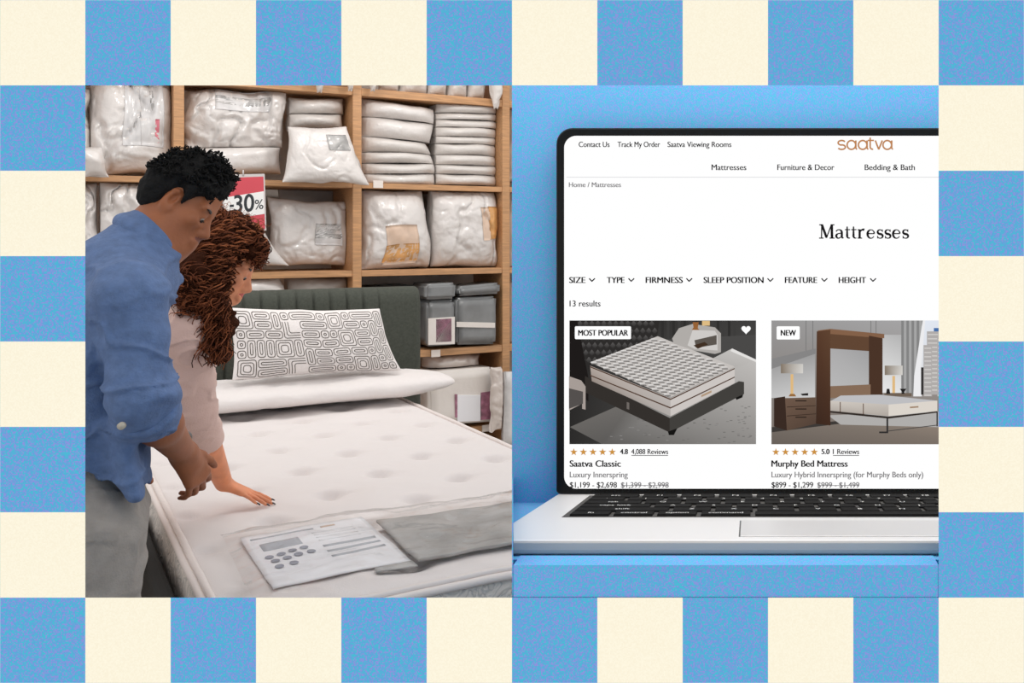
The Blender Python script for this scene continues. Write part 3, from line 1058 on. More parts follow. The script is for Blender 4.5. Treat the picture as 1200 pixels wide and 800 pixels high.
# ------------------------------------------------------------------ stuffed shapes
class Pillow:
    """upright cushion: corners in (u, z) bl, br, tr, tl; thickness runs along v; side 0 faces the camera"""
    def __init__(s, corners, v0, T, Tb=None, p=.5, k=2.0, pinch=.06, amp=.012, freq=7, seed=1, crease=0.0, tilt=0.0):
        s.c = np.array(corners, float)
        s.v0, s.T, s.Tb, s.p, s.k, s.pinch, s.amp, s.freq, s.seed, s.crease, s.tilt = v0, T, T if Tb is None else Tb, p, k, pinch, amp, freq, seed, crease, tilt

    def at(s, a, b, side=0, lift=0.0):
        a, b = np.asarray(a, float), np.asarray(b, float)
        a2 = a * (1 - s.pinch * (1 - b * b) * a * a)
        b2 = b * (1 - s.pinch * (1 - a * a) * b * b)
        x, y = (a2 + 1) / 2, (b2 + 1) / 2
        c = s.c
        q = (c[0] * ((1 - x) * (1 - y))[..., None] + c[1] * (x * (1 - y))[..., None] + c[2] * (x * y)[..., None] + c[3] * ((1 - x) * y)[..., None])
        th = (np.clip(1 - np.abs(a) ** s.k, 0, 1) * np.clip(1 - np.abs(b) ** s.k, 0, 1)) ** s.p
        P3 = np.stack([q[..., 0] * s.freq, q[..., 1] * s.freq, np.full(a.shape, s.seed * 3.7 + side * 9)], -1)
        nz = s.amp * fbm(P3, s.seed)
        if s.crease:
            w = np.stack([q[..., 0] * s.freq * 1.3 + nz * 20, q[..., 1] * s.freq * .8, np.full(a.shape, s.seed * 1.9)], -1)
            nz = nz * .8 - s.crease * np.clip(ridge(w, s.seed + 5) - .66, 0, 1) * 2.4
            nz = nz - s.crease * .28 * np.clip(ridge(w * np.array([2.3, 3.1, 1.0]), s.seed + 15) - .55, 0, 1) * 2
        m = th ** .6
        d = th * (s.T if side == 0 else s.Tb) + nz * m + lift
        vv = s.v0 + (-d if side == 0 else d) - s.tilt * (1 - y)
        ew = s.amp * .8
        uu = q[..., 0] + ew * vnoise(P3 * 1.3 + 5, s.seed + 2)
        zz = q[..., 1] + ew * vnoise(P3 * 1.3 + 11, s.seed + 3)
        return np.stack([uu, vv, zz], -1)

    def build(s, name, m, off, parent=None, n=64, xf=None):
        a = np.linspace(-1, 1, n)
        a = np.sign(a) * (1 - (1 - np.abs(a)) ** 1.4)
        A, B = np.meshgrid(a, a, indexing='ij')
        F0 = s.at(A, B, 0).reshape(-1, 3)
        F1 = s.at(A, B, 1).reshape(-1, 3)
        idx = np.arange(n * n).reshape(n, n)
        bd = np.zeros((n, n), bool)
        bd[0], bd[-1], bd[:, 0], bd[:, -1] = True, True, True, True
        m2 = idx + n * n
        m2[bd] = idx[bd]
        # edges meet half way
        mid = (F0 + F1) / 2
        F0[bd.ravel()] = mid[bd.ravel()]
        g = grid_faces(n, n)
        Fs = np.concatenate([g, m2.ravel()[g][:, ::-1]])
        V = np.concatenate([F0, F1])
        used = np.zeros(len(V), bool)
        used[Fs.ravel()] = True
        rm = np.cumsum(used) - 1
        V, Fs = V[used], rm[Fs]
        if xf is not None:
            V = xf(V)
        return mesh(name, V - np.asarray(off), Fs, m, parent, fast=True)

    def patch(s, name, a0, b0, a1, b1, m, off, parent, lift=.004, n=14, xf=None):
        A, B = np.meshgrid(np.linspace(a0, a1, n), np.linspace(b0, b1, n), indexing='ij')
        P = s.at(A, B, 0, lift).reshape(-1, 3)
        P2 = s.at(A, B, 0, lift - .002).reshape(-1, 3)
        g = grid_faces(n, n)
        ring = list(range(0, n * n, n)) + [(n - 1) * n + j for j in range(1, n)] + [i * n + n - 1 for i in range(n - 2, -1, -1)] + [j for j in range(n - 2, 0, -1)]
        sk = [(ring[i], ring[(i + 1) % len(ring)], ring[(i + 1) % len(ring)] + n * n, ring[i] + n * n) for i in range(len(ring))]
        Fs = np.concatenate([g, g[:, ::-1] + n * n, np.array(sk)])
        V = np.concatenate([P, P2])
        if xf is not None:
            V = xf(V)
        return mesh(name, V - np.asarray(off), Fs, m, parent, fast=True)


def corners_px(pts, v):
    """four pixels bl, br, tr, tl -> (u, z) on the plane v"""
    return [tuple(on_v(x, y, v)[[0, 2]]) for x, y in pts]


def bx(x0, y0, x1, y1): return [(x0, y1), (x1, y1), (x1, y0), (x0, y0)]


# long white pillow across the bed
vb = 4.66
c = corners_px([(165, 506), (535, 479), (492, 434), (185, 450)], vb)
c = [(max(x, 0.30), z) for x, z in c]
# it lies on the mattress: rounded tube like shape
pts = []
n1, n2 = 90, 36
a = np.linspace(-1, 1, n1)
u0, u1 = 0.30, 1.60
V = []
for i in range(n1):
    e = (1 - abs(a[i]) ** 4.5) ** .55 if abs(a[i]) < 1 else 0
    e = max(e, .04)
    uu = u0 + (u1 - u0) * (a[i] + 1) / 2
    for j in range(n2):
        an = 2 * math.pi * j / n2
        cs, sn = math.cos(an), math.sin(an)
        hv = .23 * (.45 + .55 * e) * math.copysign(abs(cs) ** .75, cs)
        hz = (.064 if sn > 0 else .045) * e * math.copysign(abs(sn) ** .8, sn)
        nzv = fbm(np.array([uu * 6, cs * 1.2, sn * 1.2 + 4]), 21) * .010 + np.clip(ridge(np.array([uu * 9 + cs * 1.5, cs * 1.5, sn * 1.5]), 5) - .6, 0, 1) * -.02
        k = 1 + nzv / .08 * e
        V.append((uu + .012 * cs * (1 - e), vb + hv * (1 + nzv * 1.5), MZ + .064 + hz * k + .008 * (1 - e)))
Fs = [(i * n2 + j, (i + 1) * n2 + j, (i + 1) * n2 + (j + 1) % n2, i * n2 + (j + 1) % n2) for i in range(n1 - 1) for j in range(n2)]
Fs = [f[::-1] for f in Fs]
Fs += [tuple(range(n2)), tuple((n1 - 1) * n2 + j for j in range(n2))[::-1]]
o = mesh('long_pillow', loc(V, (0.88, vb), MZ), Fs, M['cotton'])
shop(o, 0.88, vb, MZ)
tag(o, 'long plain white pillow lying across the head of the mattress', 'pillow')

# patterned cushion
t = NT('dark printed line')
t.b.inputs['Base Color'].default_value = rgb(78, 70, 62)
t.b.inputs['Roughness'].default_value = 0.9
M['print_line'] = t.m
vc = 4.66
pc = Pillow(corners_px([(271, 445), (468, 433), (450, 363), (268, 362)], vc - .07), vc, .085, .06, p=.55, k=2.6, pinch=.05, amp=.006, freq=9, seed=12, tilt=.10)
off = np.array([0.98, vc, .72])
cu = pc.build('patterned_cushion', M['cotton'], off)
shop(cu, *off)
tag(cu, 'white cushion with black maze line print leaning on the dark headboard', 'cushion')
acc = Acc()
NX, NY = 17, 7
occ = np.zeros((NX, NY), bool)
r2 = random.Random(5)


def ribbon(loop, w, close=True):
    L = np.array(loop)
    if close:
        L = np.concatenate([L, L[:1]])
    D = []
    for i in range(len(L) - 1):            # subdivide so that it follows the cloth
        m_ = max(1, int(np.linalg.norm((L[i + 1] - L[i]) * (1, .45)) / .02))
        D += [L[i] + (L[i + 1] - L[i]) * k / m_ for k in range(m_)]
    D.append(L[-1])
    D = np.array(D)
    tg = np.gradient(D * (1, .42), axis=0)
    if close:
        tg[0] = tg[-1] = tg[0] + tg[-1]
    tg /= np.linalg.norm(tg, axis=1, keepdims=True) + 1e-9
    nr = np.stack([-tg[:, 1], tg[:, 0] / .42], 1) * w / 2
    A_, B_ = np.clip(D + nr, -.99, .99), np.clip(D - nr, -.99, .99)
    V = np.concatenate([pc.at(A_[:, 0], A_[:, 1], 0, .0012), pc.at(B_[:, 0], B_[:, 1], 0, .0012)])
    n = len(D)
    acc.add(V, [(i, i + 1, n + i + 1, n + i) for i in range(n - 1)])


def rr(x0, y0, x1, y1, rx, ry):
    P = []
    for cx, cy, a0 in ((x0 + rx, y0 + ry, 180), (x1 - rx, y0 + ry, 270), (x1 - rx, y1 - ry, 0), (x0 + rx, y1 - ry, 90)):
        for k in range(5):
            an = math.radians(a0 + 22.5 * k)
            P.append((cx + rx * math.cos(an), cy + ry * math.sin(an)))
    return P


for j in range(NY):
    for i in range(NX):
        if occ[i, j]:
            continue
        opts = [(2, 1), (1, 2), (2, 2), (1, 1), (3, 1), (2, 1), (2, 2)]
        r2.shuffle(opts)
        for w_, h_ in opts:
            if i + w_ <= NX and j + h_ <= NY and not occ[i:i + w_, j:j + h_].any():
                break
        else:
            w_ = h_ = 1
        occ[i:i + w_, j:j + h_] = True
        x0, x1 = -.97 + 1.94 * i / NX, -.97 + 1.94 * (i + w_) / NX
        y0, y1 = -.95 + 1.90 * j / NY, -.95 + 1.90 * (j + h_) / NY
        gx, gy = .012, .032
        typ = r2.random()
        lw = .0085
        cx, cy = 1.94 / NX, 1.9 / NY
        if typ < .24 and w_ >= 2 and h_ >= 2:      # nested angles
            fx, fy = r2.choice((-1, 1)), r2.choice((-1, 1))
            for k in range(3):
                a_, b_ = gx + k * .034, gy + k * .075
                X0, X1, Y0, Y1 = x0 + a_, x1 - gx, y0 + b_, y1 - gy
                L = [(X0, Y1), (X0, Y0 + .05), (X0 + .012, Y0 + .012), (X0 + .025, Y0), (X1, Y0)]
                L = [(x if fx > 0 else x0 + x1 - x, y if fy > 0 else y0 + y1 - y) for x, y in L]
                ribbon(L, lw, False)
        else:
            k = 0
            while True:
                X0, X1, Y0, Y1 = x0 + gx + k * .030, x1 - gx - k * .030, y0 + gy + k * .07, y1 - gy - k * .07
                if X1 - X0 < .02 or Y1 - Y0 < .045 or k > 2:
                    break
                ribbon(rr(X0, Y0, X1, Y1, min(.028, (X1 - X0) / 2.2), min(.065, (Y1 - Y0) / 2.2)), lw)
                k += 1
acc.obj('printed_pattern', M['print_line'], cu, off, smooth=True)

# sheets in a clear pouch at the foot of the mattress
M['paper'] = mat('white printed sheet', (236, 235, 238), 0.5, coat=0.2)
M['grey_cover'] = mat('grey folded cover in film', (166, 164, 162), 0.5, coat=0.3, bump=0.8, bscale=9, var=0.12, vscale=9)
M['pale_print'] = mat('pale grey print', (176, 180, 188), 0.5, coat=0.4)
M['mid_print'] = mat('grey blue print', (138, 142, 156), 0.5, coat=0.4)
M['tan_print'] = mat('tan print', (206, 174, 150), 0.5, coat=0.4)
t = NT('clear plastic film')
t.t.nodes.remove(t.b)
tr = t.n('ShaderNodeBsdfTransparent')
gl = t.n('ShaderNodeBsdfGlossy')
gl.inputs['Roughness'].default_value = 0.08
mx = t.n('ShaderNodeMixShader')
fr = t.n('ShaderNodeFresnel')
fr.inputs['IOR'].default_value = 1.22
nz = t.n('ShaderNodeTexNoise')
nz.inputs['Scale'].default_value = 9
tc = t.n('ShaderNodeTexCoord')
t.l(tc.outputs['Object'], nz.inputs['Vector'])
bp = t.n('ShaderNodeBump')
bp.inputs['Strength'].default_value = 0.5
bp.inputs['Distance'].default_value = 0.02
t.l(nz.outputs['Fac'], bp.inputs['Height'])
t.l(bp.outputs['Normal'], gl.inputs['Normal'])
t.l(bp.outputs['Normal'], fr.inputs['Normal'])
hf = t.n('ShaderNodeMath', operation='MULTIPLY')
hf.inputs[1].default_value = 0.8
t.l(fr.outputs[0], hf.inputs[0])
t.l(hf.outputs[0], mx.inputs[0])
t.l(tr.outputs[0], mx.inputs[1])
t.l(gl.outputs[0], mx.inputs[2])
t.l(mx.outputs[0], t.t.nodes['Material Output'].inputs['Surface'])
M['film'] = t.m


def bil(q, x, y):
    q = np.asarray(q, float)
    return (q[0] * ((1 - x) * (1 - y))[..., None] + q[1] * (x * (1 - y))[..., None] + q[2] * (x * y)[..., None] + q[3] * ((1 - x) * y)[..., None])


def sheet(name, q, z, m, c, thick=.003, wav=.003, n=24, parent=None, seed=1, sub=(0, 0, 1, 1)):
    """thin flat thing over the quad q of (u, v), order near-left, near-right, far-right, far-left"""
    A, B = np.meshgrid(np.linspace(sub[0], sub[2], n), np.linspace(sub[1], sub[3], n), indexing='ij')
    P = bil(q, A, B)
    zz = z + wav * fbm(np.stack([P[..., 0] * 7, P[..., 1] * 7, P[..., 0] * 0 + seed], -1), seed)
    top = np.concatenate([P, zz[..., None]], -1).reshape(-1, 3)
    bot = top - (0, 0, thick)
    g = grid_faces(n, n)
    ring = list(range(0, n * n, n)) + [(n - 1) * n + j for j in range(1, n)] + [i * n + n - 1 for i in range(n - 2, -1, -1)] + [j for j in range(n - 2, 0, -1)]
    sk = [(ring[i] + n * n, ring[(i + 1) % len(ring)] + n * n, ring[(i + 1) % len(ring)], ring[i]) for i in range(len(ring))]
    return mesh(name, loc(np.concatenate([top, bot]), c[:2], c[2]), np.concatenate([g, g[:, ::-1] + n * n, np.array(sk)]), m, parent, fast=True)


SC = (0.55, 2.5, MZ)
qs = [(0.409, 2.27), (0.700, 2.295), (0.699, 2.713), (0.413, 2.702)]
o = sheet('information_sheet', qs, MZ + .0065, M['paper'], SC)
shop(o, *SC)
tag(o, 'white printed information sheet in clear film at the foot of the mattress', 'sheet')
pr = Acc()
for sub, mm, nm in (((.06, .90, .56, .925), 'pale_print', 'printed_heading'), ((.62, .90, .74, .925), 'tan_print', 'printed_mark'), ((.10, .66, .40, .80), 'pale_print', 'printed_picture'), ((.10, .68, .40, .72), 'mid_print', 'printed_picture')):
    sheet(nm, qs, MZ + .0070, M[mm], SC, thick=.0004, n=8, parent=o, sub=sub)
for k in range(3):
    sheet('printed_line', qs, MZ + .0070, M['pale_print'], SC, thick=.0004, n=8, parent=o, sub=(.52, .52 - .10 * k, .94, .555 - .10 * k))
for k in range(4):
    sheet('printed_line', qs, MZ + .0070, M['paper'], SC, thick=.0004, n=8, parent=o, sub=(.52, .64 + .06 * k, .86, .655 + .06 * k))
for k, (a, b) in enumerate([(.11, .53), (.2, .54), (.29, .56), (.38, .57), (.13, .44), (.22, .45), (.31, .47), (.41, .48), (.13, .33), (.24, .34)]):
    pts = [(a + .033 * math.cos(x), b + .033 * math.sin(x)) for x in np.linspace(0, 2 * math.pi, 16, endpoint=False)]
    P = bil(qs, np.array([p[0] for p in pts]), np.array([p[1] for p in pts]))
    zz = MZ + .0080 + .003 * fbm(np.stack([P[:, 0] * 7, P[:, 1] * 7, P[:, 0] * 0 + 1], -1), 1)
    mesh('printed_symbol', loc(np.column_stack([P, zz]), SC[:2], SC[2]), [tuple(range(16))], M['mid_print'], o, smooth=False)
GC = (0.95, 2.45, MZ)
qg = [(0.706, 2.26), (1.10, 2.245), (1.15, 2.60), (0.715, 2.63)]
o = sheet('folded_cover', qg, MZ + .0145, M['grey_cover'], GC, thick=.007, wav=.004, n=40, seed=6)
shop(o, *GC)
tag(o, 'flat grey folded cover in film beside the white sheet on the mattress', 'cover')
sheet('folded_edge', [(0.612, 2.25), (0.70, 2.245), (0.70, 2.285), (0.615, 2.278)], MZ + .008, M['grey_cover'], GC, thick=.003, wav=.001, n=8, parent=o)
FC = (0.8, 2.45, MZ)
qf = [(0.36, 2.165), (1.30, 2.165), (1.32, 2.68), (0.375, 2.735)]
A, B = np.meshgrid(np.linspace(0, 1, 70), np.linspace(0, 1, 50), indexing='ij')
P = bil(qf, A, B)
P3 = np.stack([P[..., 0] * 9, P[..., 1] * 9, P[..., 0] * 0], -1)
ef = np.minimum(np.minimum(A, 1 - A), np.minimum(B, 1 - B))
zz = MZ + .015 + np.clip(ef * 20, 0, 1) * .014 + .007 * fbm(P3, 31) + .008 * np.clip(ridge(P3 * .8, 9) - .6, 0, 1)
o = mesh('plastic_film', loc(np.concatenate([P, zz[..., None]], -1).reshape(-1, 3), FC[:2], FC[2]), grid_faces(70, 50), M['film'], fast=True)
shop(o, *FC)
tag(o, 'clear plastic film lying over the sheets at the foot of the mattress', 'plastic film')

# ------------------------------------------------------------------ shelving
PU = [-0.27, 0.64, 1.55, 2.462, 3.375]     # uprights
PWD = 0.05
SZ = [(0.126, .04), (0.624, .042), (1.118, .036), (1.634, .032), (2.182, .045), (2.74, .04)]
DEP = 0.52
shelf = thing('shelving_unit', 'light oak shelving full of bagged pillows and bedding behind the bed', 'shelving')
SC0 = (1.5, VS)
shop(shelf, *SC0)
for pu in PU:
    box('upright', loc((pu - PWD / 2, VS, 0), SC0), loc((pu + PWD / 2, VS + DEP, 2.85), SC0), M['wood'], shelf, .003, 1)
for z_, t_ in SZ:
    for a, b in zip(PU[:-1], PU[1:]):
        box('shelf', loc((a + PWD / 2, VS + .006, z_ - t_ / 2), SC0), loc((b - PWD / 2, VS + DEP, z_ + t_ / 2), SC0), M['wood'], shelf, .002, 1)
for x0_, y0_, x1_, y1_ in ((437.5, 211.5, 449, 220), (505.5, 409.5, 516, 418.5), (565, 497, 576, 506)):
    a = on_v(x0_, y1_, VS - .004)
    b = on_v(x1_, y0_, VS - .004)
    box('price_tag', loc((a[0], VS - .004, a[2]), SC0), loc((b[0], VS - .0005, b[2]), SC0), M['tag'], shelf)

# label card materials
M['card_grey'] = mat('grey photo print', (150, 148, 146), 0.5, coat=0.7, var=0.28, vscale=14)
M['card_pale'] = mat('pale printed card', (206, 203, 202), 0.5, coat=0.7, var=0.05, vscale=20)
M['card_pink'] = mat('pink print', (216, 120, 134), 0.5, coat=0.5)
M['card_orange'] = mat('orange photo print', (206, 152, 92), 0.5, coat=0.6, var=0.16, vscale=14)
M['card_peach'] = mat('peach print', (214, 186, 164), 0.5, coat=0.6, var=0.06, vscale=14)
M['card_purple'] = mat('purple floral print', (140, 92, 110), 0.5, coat=0.4, var=0.3, vscale=22)
M['grey_pack'] = mat('grey bedding in film', (120, 121, 121), 0.45, coat=0.7, bump=0.5, bscale=9, var=0.1, vscale=6)
M['dark_pack'] = mat('dark grey bedding', (62, 62, 62), 0.6, coat=0.3)
M['white_pack'] = mat('white bedding in film', (222, 214, 207), 0.45, coat=0.8, bump=0.6, bscale=8)
M['haze_film'] = mat('crumpled clear film', (204, 192, 184), 0.35, coat=1.0, bump=1.0, bscale=12)


SHELF_LV = [(0.126, .04), (0.624, .042), (1.118, .036), (1.634, .032), (2.182, .045), (2.74, .04)]
BAY_U = [-0.27, 0.64, 1.55, 2.462, 3.375]


def settle(centre_u, low_z, high_z, v, lim):
    """presses a bag against the board below and above it and the uprights beside it"""
    mid = (low_z + high_z) / 2
    below = [z_ + t_ / 2 for z_, t_ in SHELF_LV if z_ < mid]
    above = [z_ - t_ / 2 for z_, t_ in SHELF_LV if z_ > mid]
    zl, zh = (max(below) if below else 0.0) + .002, (min(above) if above else 9.0) - .002
    ul = max([x for x in BAY_U if x < centre_u] or [-9]) + .025 + .002
    uh = min([x for x in BAY_U if x > centre_u] or [9]) - .025 - .002

    def f(V):
        V = V.copy()
        ins = V[:, 1] > VS - .022
        V[ins, 2] = np.clip(V[ins, 2], zl, zh)
        V[ins, 0] = np.clip(V[ins, 0], ul, uh)
        for k_, (pa, pb) in lim.items():       # contact with a neighbour: a line of two pixels
            a, b = on_v(*pa, v), on_v(*pb, v)
            if k_ in ('below', 'above'):
                line = a[2] + (V[:, 0] - a[0]) * (b[2] - a[2]) / (b[0] - a[0])
                V[:, 2] = np.maximum(V[:, 2], line + .0012) if k_ == 'below' else np.minimum(V[:, 2], line - .0012)
            else:
                V[:, 0] = np.maximum(V[:, 0], a[0] + .0015) if k_ == 'left' else np.minimum(V[:, 0], a[0] - .0015)
        return V
    return f


def bag(name, pts, label, cat, group, v=VS + .02, T=.12, Tb=.12, m='bag', cards=(), fit=True, lim={}, **kw):
    """upright stuffed bag from four pixels bl, br, tr, tl; its front stands at v, its body behind"""
    c = corners_px(pts, v)
    pl = Pillow(c, v + T, T, Tb, **kw)
    zs = [q[1] for q in c]
    off = np.array([np.mean([q[0] for q in c]), v + T, min(zs)])
    st = settle(off[0], min(zs), max(zs), v, lim) if fit else None
    o = pl.build(name, M[m], off, xf=st)
    shop(o, *off)
    tag(o, label, cat, group)
    for nm, a0, b0, a1, b1, mm in cards:
        pl.patch(nm, a0, b0, a1, b1, M[mm], off, o, xf=st)
    return o


GB = 'bagged duvets and pillows on the shelves'
bag('bagged_duvet', [(103, 208), (206, 208), (204, 88), (106, 86)], 'big bagged white duvet with pink print, upper shelf above the man', 'duvet', GB, T=.16, p=.36, k=3, amp=.028, freq=5, lim={'left': ((107, 150), (107, 150))}, seed=3, crease=.045,
    cards=(('product_card', -.22, -.40, .18, .86, 'card_pale'), ('product_card', .18, -.40, .74, .86, 'card_pale'), ('printed_strip', .52, -.32, .62, .14, 'card_pink'), ('printed_strip', .42, .30, .50, .72, 'card_grey')))
bag('bagged_duvet', [(78, 206), (112, 208), (104, 96), (78, 92)], 'bagged white duvet at the left end of the upper shelf, cut by the wall edge', 'duvet', GB, v=VS + .10, T=.14, p=.4, k=3, amp=.03, freq=7, lim={'right': ((106.5, 150), (106.5, 150))}, seed=4, crease=.045)
bag('bag_end', [(93, 209), (126, 205), (118, 172), (90, 168)], 'small folded end of a white bag in front of the big duvet, upper shelf', 'bag end', GB, v=VS - .13, T=.06, Tb=.05, p=.5, amp=.02, freq=8, seed=5)
bag('bagged_duvet', [(217, 176), (338, 172), (342, 106), (219, 100)], 'bagged white duvet with grey card lying on a flat pillow, upper middle bay', 'duvet', GB, T=.16, p=.36, k=3, amp=.026, freq=5.5, lim={'below': ((217, 172), (342, 171)), 'right': ((340, 150), (340, 150))}, seed=6, crease=.045, pinch=.03,
    cards=(('product_card', -.42, .22, .62, .96, 'card_pale'), ('printed_picture', -.42, .42, .60, .72, 'card_grey')))
bag('bagged_pillow', [(222, 206), (336, 203), (336, 168), (222, 170)], 'flat bagged white pillow under the grey card duvet, upper middle bay', 'pillow', GB, T=.15, p=.4, k=3, amp=.012, freq=6, lim={'above': ((217, 172.5), (342, 171.5))}, seed=7, pinch=.05)
bag('bagged_pillow', [(333, 213), (434, 216), (410, 147), (341, 148)], 'bagged white pillow with grey picture hanging tilted over the upper shelf edge', 'pillow', GB, v=VS - .155, T=.075, Tb=.06, p=.45, k=3, amp=.014, freq=7, seed=8, crease=.012, tilt=.05,
    cards=(('product_card', .12, .14, .80, .70, 'card_grey'),))
bag('bagged_pillow', [(338, 151), (410, 151), (408, 130), (338, 130)], 'flat bagged pillow just above the hanging tilted one, upper middle bay', 'pillow', GB, v=VS + .05, T=.14, p=.5, amp=.010, lim={'above': ((338, 132), (409, 132.5)), 'left': ((343, 150), (343, 150))}, seed=9, m='bag2')
bag('bagged_pillow', [(338, 133), (409, 134), (409, 113), (340, 111)], 'topmost flat bagged pillow of the upper middle bay, right of the duvet', 'pillow', GB, v=VS + .05, T=.14, p=.5, amp=.010, lim={'below': ((338, 131.5), (409, 132)), 'left': ((343, 150), (343, 150))}, seed=10, m='bag2')
bag('bagged_duvet', [(112, 312), (210, 312), (208, 213), (116, 211)], 'bagged white duvet behind the man, second shelf', 'duvet', GB, T=.15, p=.36, k=3, amp=.026, freq=5.5, lim={'left': ((118, 250), (118, 250))}, seed=11, crease=.045, cards=(('product_card', .55, -.1, .98, .5, 'card_pale'), ('printed_picture', .66, .26, .98, .46, 'card_grey')))
bag('bagged_duvet', [(80, 314), (118, 314), (116, 212), (80, 210)], 'bagged white duvet at the left end of the second shelf, left of the man', 'duvet', GB, v=VS + .05, T=.14, p=.4, k=3, amp=.026, freq=7, lim={'right': ((115.5, 250), (115.5, 250))}, seed=13, crease=.045)
bag('bagged_pillow', [(316, 312), (414, 312), (415, 236), (318, 231)], 'upright bagged white pillow with grey picture right of the discount sign', 'pillow', GB, v=VS + .11, T=.09, p=.42, k=3, amp=.014, freq=7, seed=14, crease=.014, pinch=.05,
    cards=(('product_card', .06, -.36, .74, .28, 'card_pale'), ('printed_picture', .06, -.16, .74, .28, 'card_grey')))
bag('bagged_pillow', [(262, 312), (341, 311), (312, 272), (270, 268)], 'white pillow bag lying low beneath the discount sign', 'pillow', GB, v=VS - .01, T=.05, Tb=.05, p=.5, amp=.008, freq=7, seed=15)
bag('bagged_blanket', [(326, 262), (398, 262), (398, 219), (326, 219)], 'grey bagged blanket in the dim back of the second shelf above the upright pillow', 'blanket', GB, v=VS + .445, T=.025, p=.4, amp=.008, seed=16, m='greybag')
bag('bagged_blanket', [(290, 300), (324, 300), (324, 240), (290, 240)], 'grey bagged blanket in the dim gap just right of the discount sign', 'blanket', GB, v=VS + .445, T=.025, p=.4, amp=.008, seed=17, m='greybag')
bag('bagged_pillow', [(424, 322), (516, 313), (505, 222), (428, 222)], 'bulging bagged white pillow with orange square card, second shelf of right bay', 'pillow', GB, v=VS - .01, T=.17, p=.40, k=2.6, amp=.02, freq=6, lim={'right': ((510.5, 250), (510.5, 250))}, seed=18, crease=.022, pinch=.03,
    cards=(('product_card', -.38, -.86, .50, .12, 'card_peach'), ('printed_picture', -.40, -.80, .48, -.36, 'card_orange')))
bag('bagged_duvet', [(513, 312), (592, 314), (588, 222), (511, 222)], 'bagged white duvet with tall orange card at right edge, second shelf of right bay', 'duvet', GB, v=VS - .01, T=.17, p=.36, k=3, amp=.022, freq=6, lim={'left': ((512.5, 250), (512.5, 250))}, seed=19, crease=.028, pinch=.0,
    cards=(('product_card', .34, -.28, .60, .56, 'card_peach'), ('printed_picture', .58, -.26, .96, .58, 'card_orange')))
bag('bagged_pillow', [(230, 352), (352, 352), (330, 324), (240, 324)], 'white pillow bag on the third shelf peeking over the headboard by the woman', 'pillow', GB, T=.10, p=.5, amp=.014, lim={'right': ((336, 250), (336, 250))}, seed=20)
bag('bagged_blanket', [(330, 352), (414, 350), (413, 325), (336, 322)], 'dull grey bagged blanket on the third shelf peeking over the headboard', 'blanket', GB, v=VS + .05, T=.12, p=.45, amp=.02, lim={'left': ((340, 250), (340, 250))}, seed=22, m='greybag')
# two stacks of flat pillows, upper shelf of the right bay
GS = 'stacked flat pillows in the upper right bay'
nth = ['lowest', 'second from bottom', 'third from bottom', 'fourth from bottom', 'fifth from bottom', 'sixth from bottom', 'seventh from bottom', 'second from top', 'topmost']
L = [((429, 215), (522, 215), (521, 200), (429, 203)), ((427, 203), (521, 204), (520, 190), (427, 188)), ((426, 193), (519, 192), (512, 178), (427, 175)), ((427, 179), (515, 184), (506, 164), (428, 157)), ((428, 159), (512, 166), (518, 144), (430, 133)), ((427, 134), (520, 142), (527, 126), (428, 113))]
LB = [(216, 217), (203, 203), (190, 191), (177, 180), (158, 167), (134, 144), (112, 127)]
for i, p in enumerate(L):
    nm = (['lowest', 'second lowest', 'third lowest', 'third highest', 'second highest', 'topmost'])[i]
    lm = {'below': ((427, LB[i][0]), (520, LB[i][1])), 'above': ((427, LB[i + 1][0]), (520, LB[i + 1][1])), 'right': ((516, 180), (516, 180))}
    p = [(p[0][0], LB[i][0] + 2), (min(p[1][0], 518), LB[i][1] + 2), (min(p[2][0], 518), LB[i + 1][1] - 2), (p[3][0], LB[i + 1][0] - 2)]
    bag('flat_pillow', p, '%s white pillow of the left stack, upper shelf of right bay' % nm, 'pillow', GS, v=VS + .0, T=.16, Tb=.2, p=.5, k=2.4, amp=.011, freq=5, seed=30 + i, pinch=.02, m='bag2' if i < 4 else 'bag', lim=lm)
RB = [217, 204.5, 193.5, 182, 168.5, 160, 149, 140, 132, 121]
for i in range(9):
    nm = ['lowest', 'second lowest', 'third lowest', 'fourth from bottom', 'fifth from bottom', 'fourth from top', 'third highest', 'second highest', 'topmost'][i]
    lm = {'below': ((507, RB[i] - 2), (591, RB[i] + 1)), 'above': ((507, RB[i + 1] - 2), (591, RB[i + 1] + 1)), 'left': ((516, 180), (516, 180))}
    bag('flat_pillow', [(512, RB[i] + 1), (591, RB[i] + 3), (591, RB[i + 1] - 1), (512, RB[i + 1] - 4)], '%s thin white pillow of the right stack, upper shelf of right bay' % nm, 'pillow', GS, v=VS + .03, T=.16, Tb=.2, p=.5, k=2.4, amp=.011, freq=5, seed=40 + i, pinch=.02, m='bag2', lim=lm)
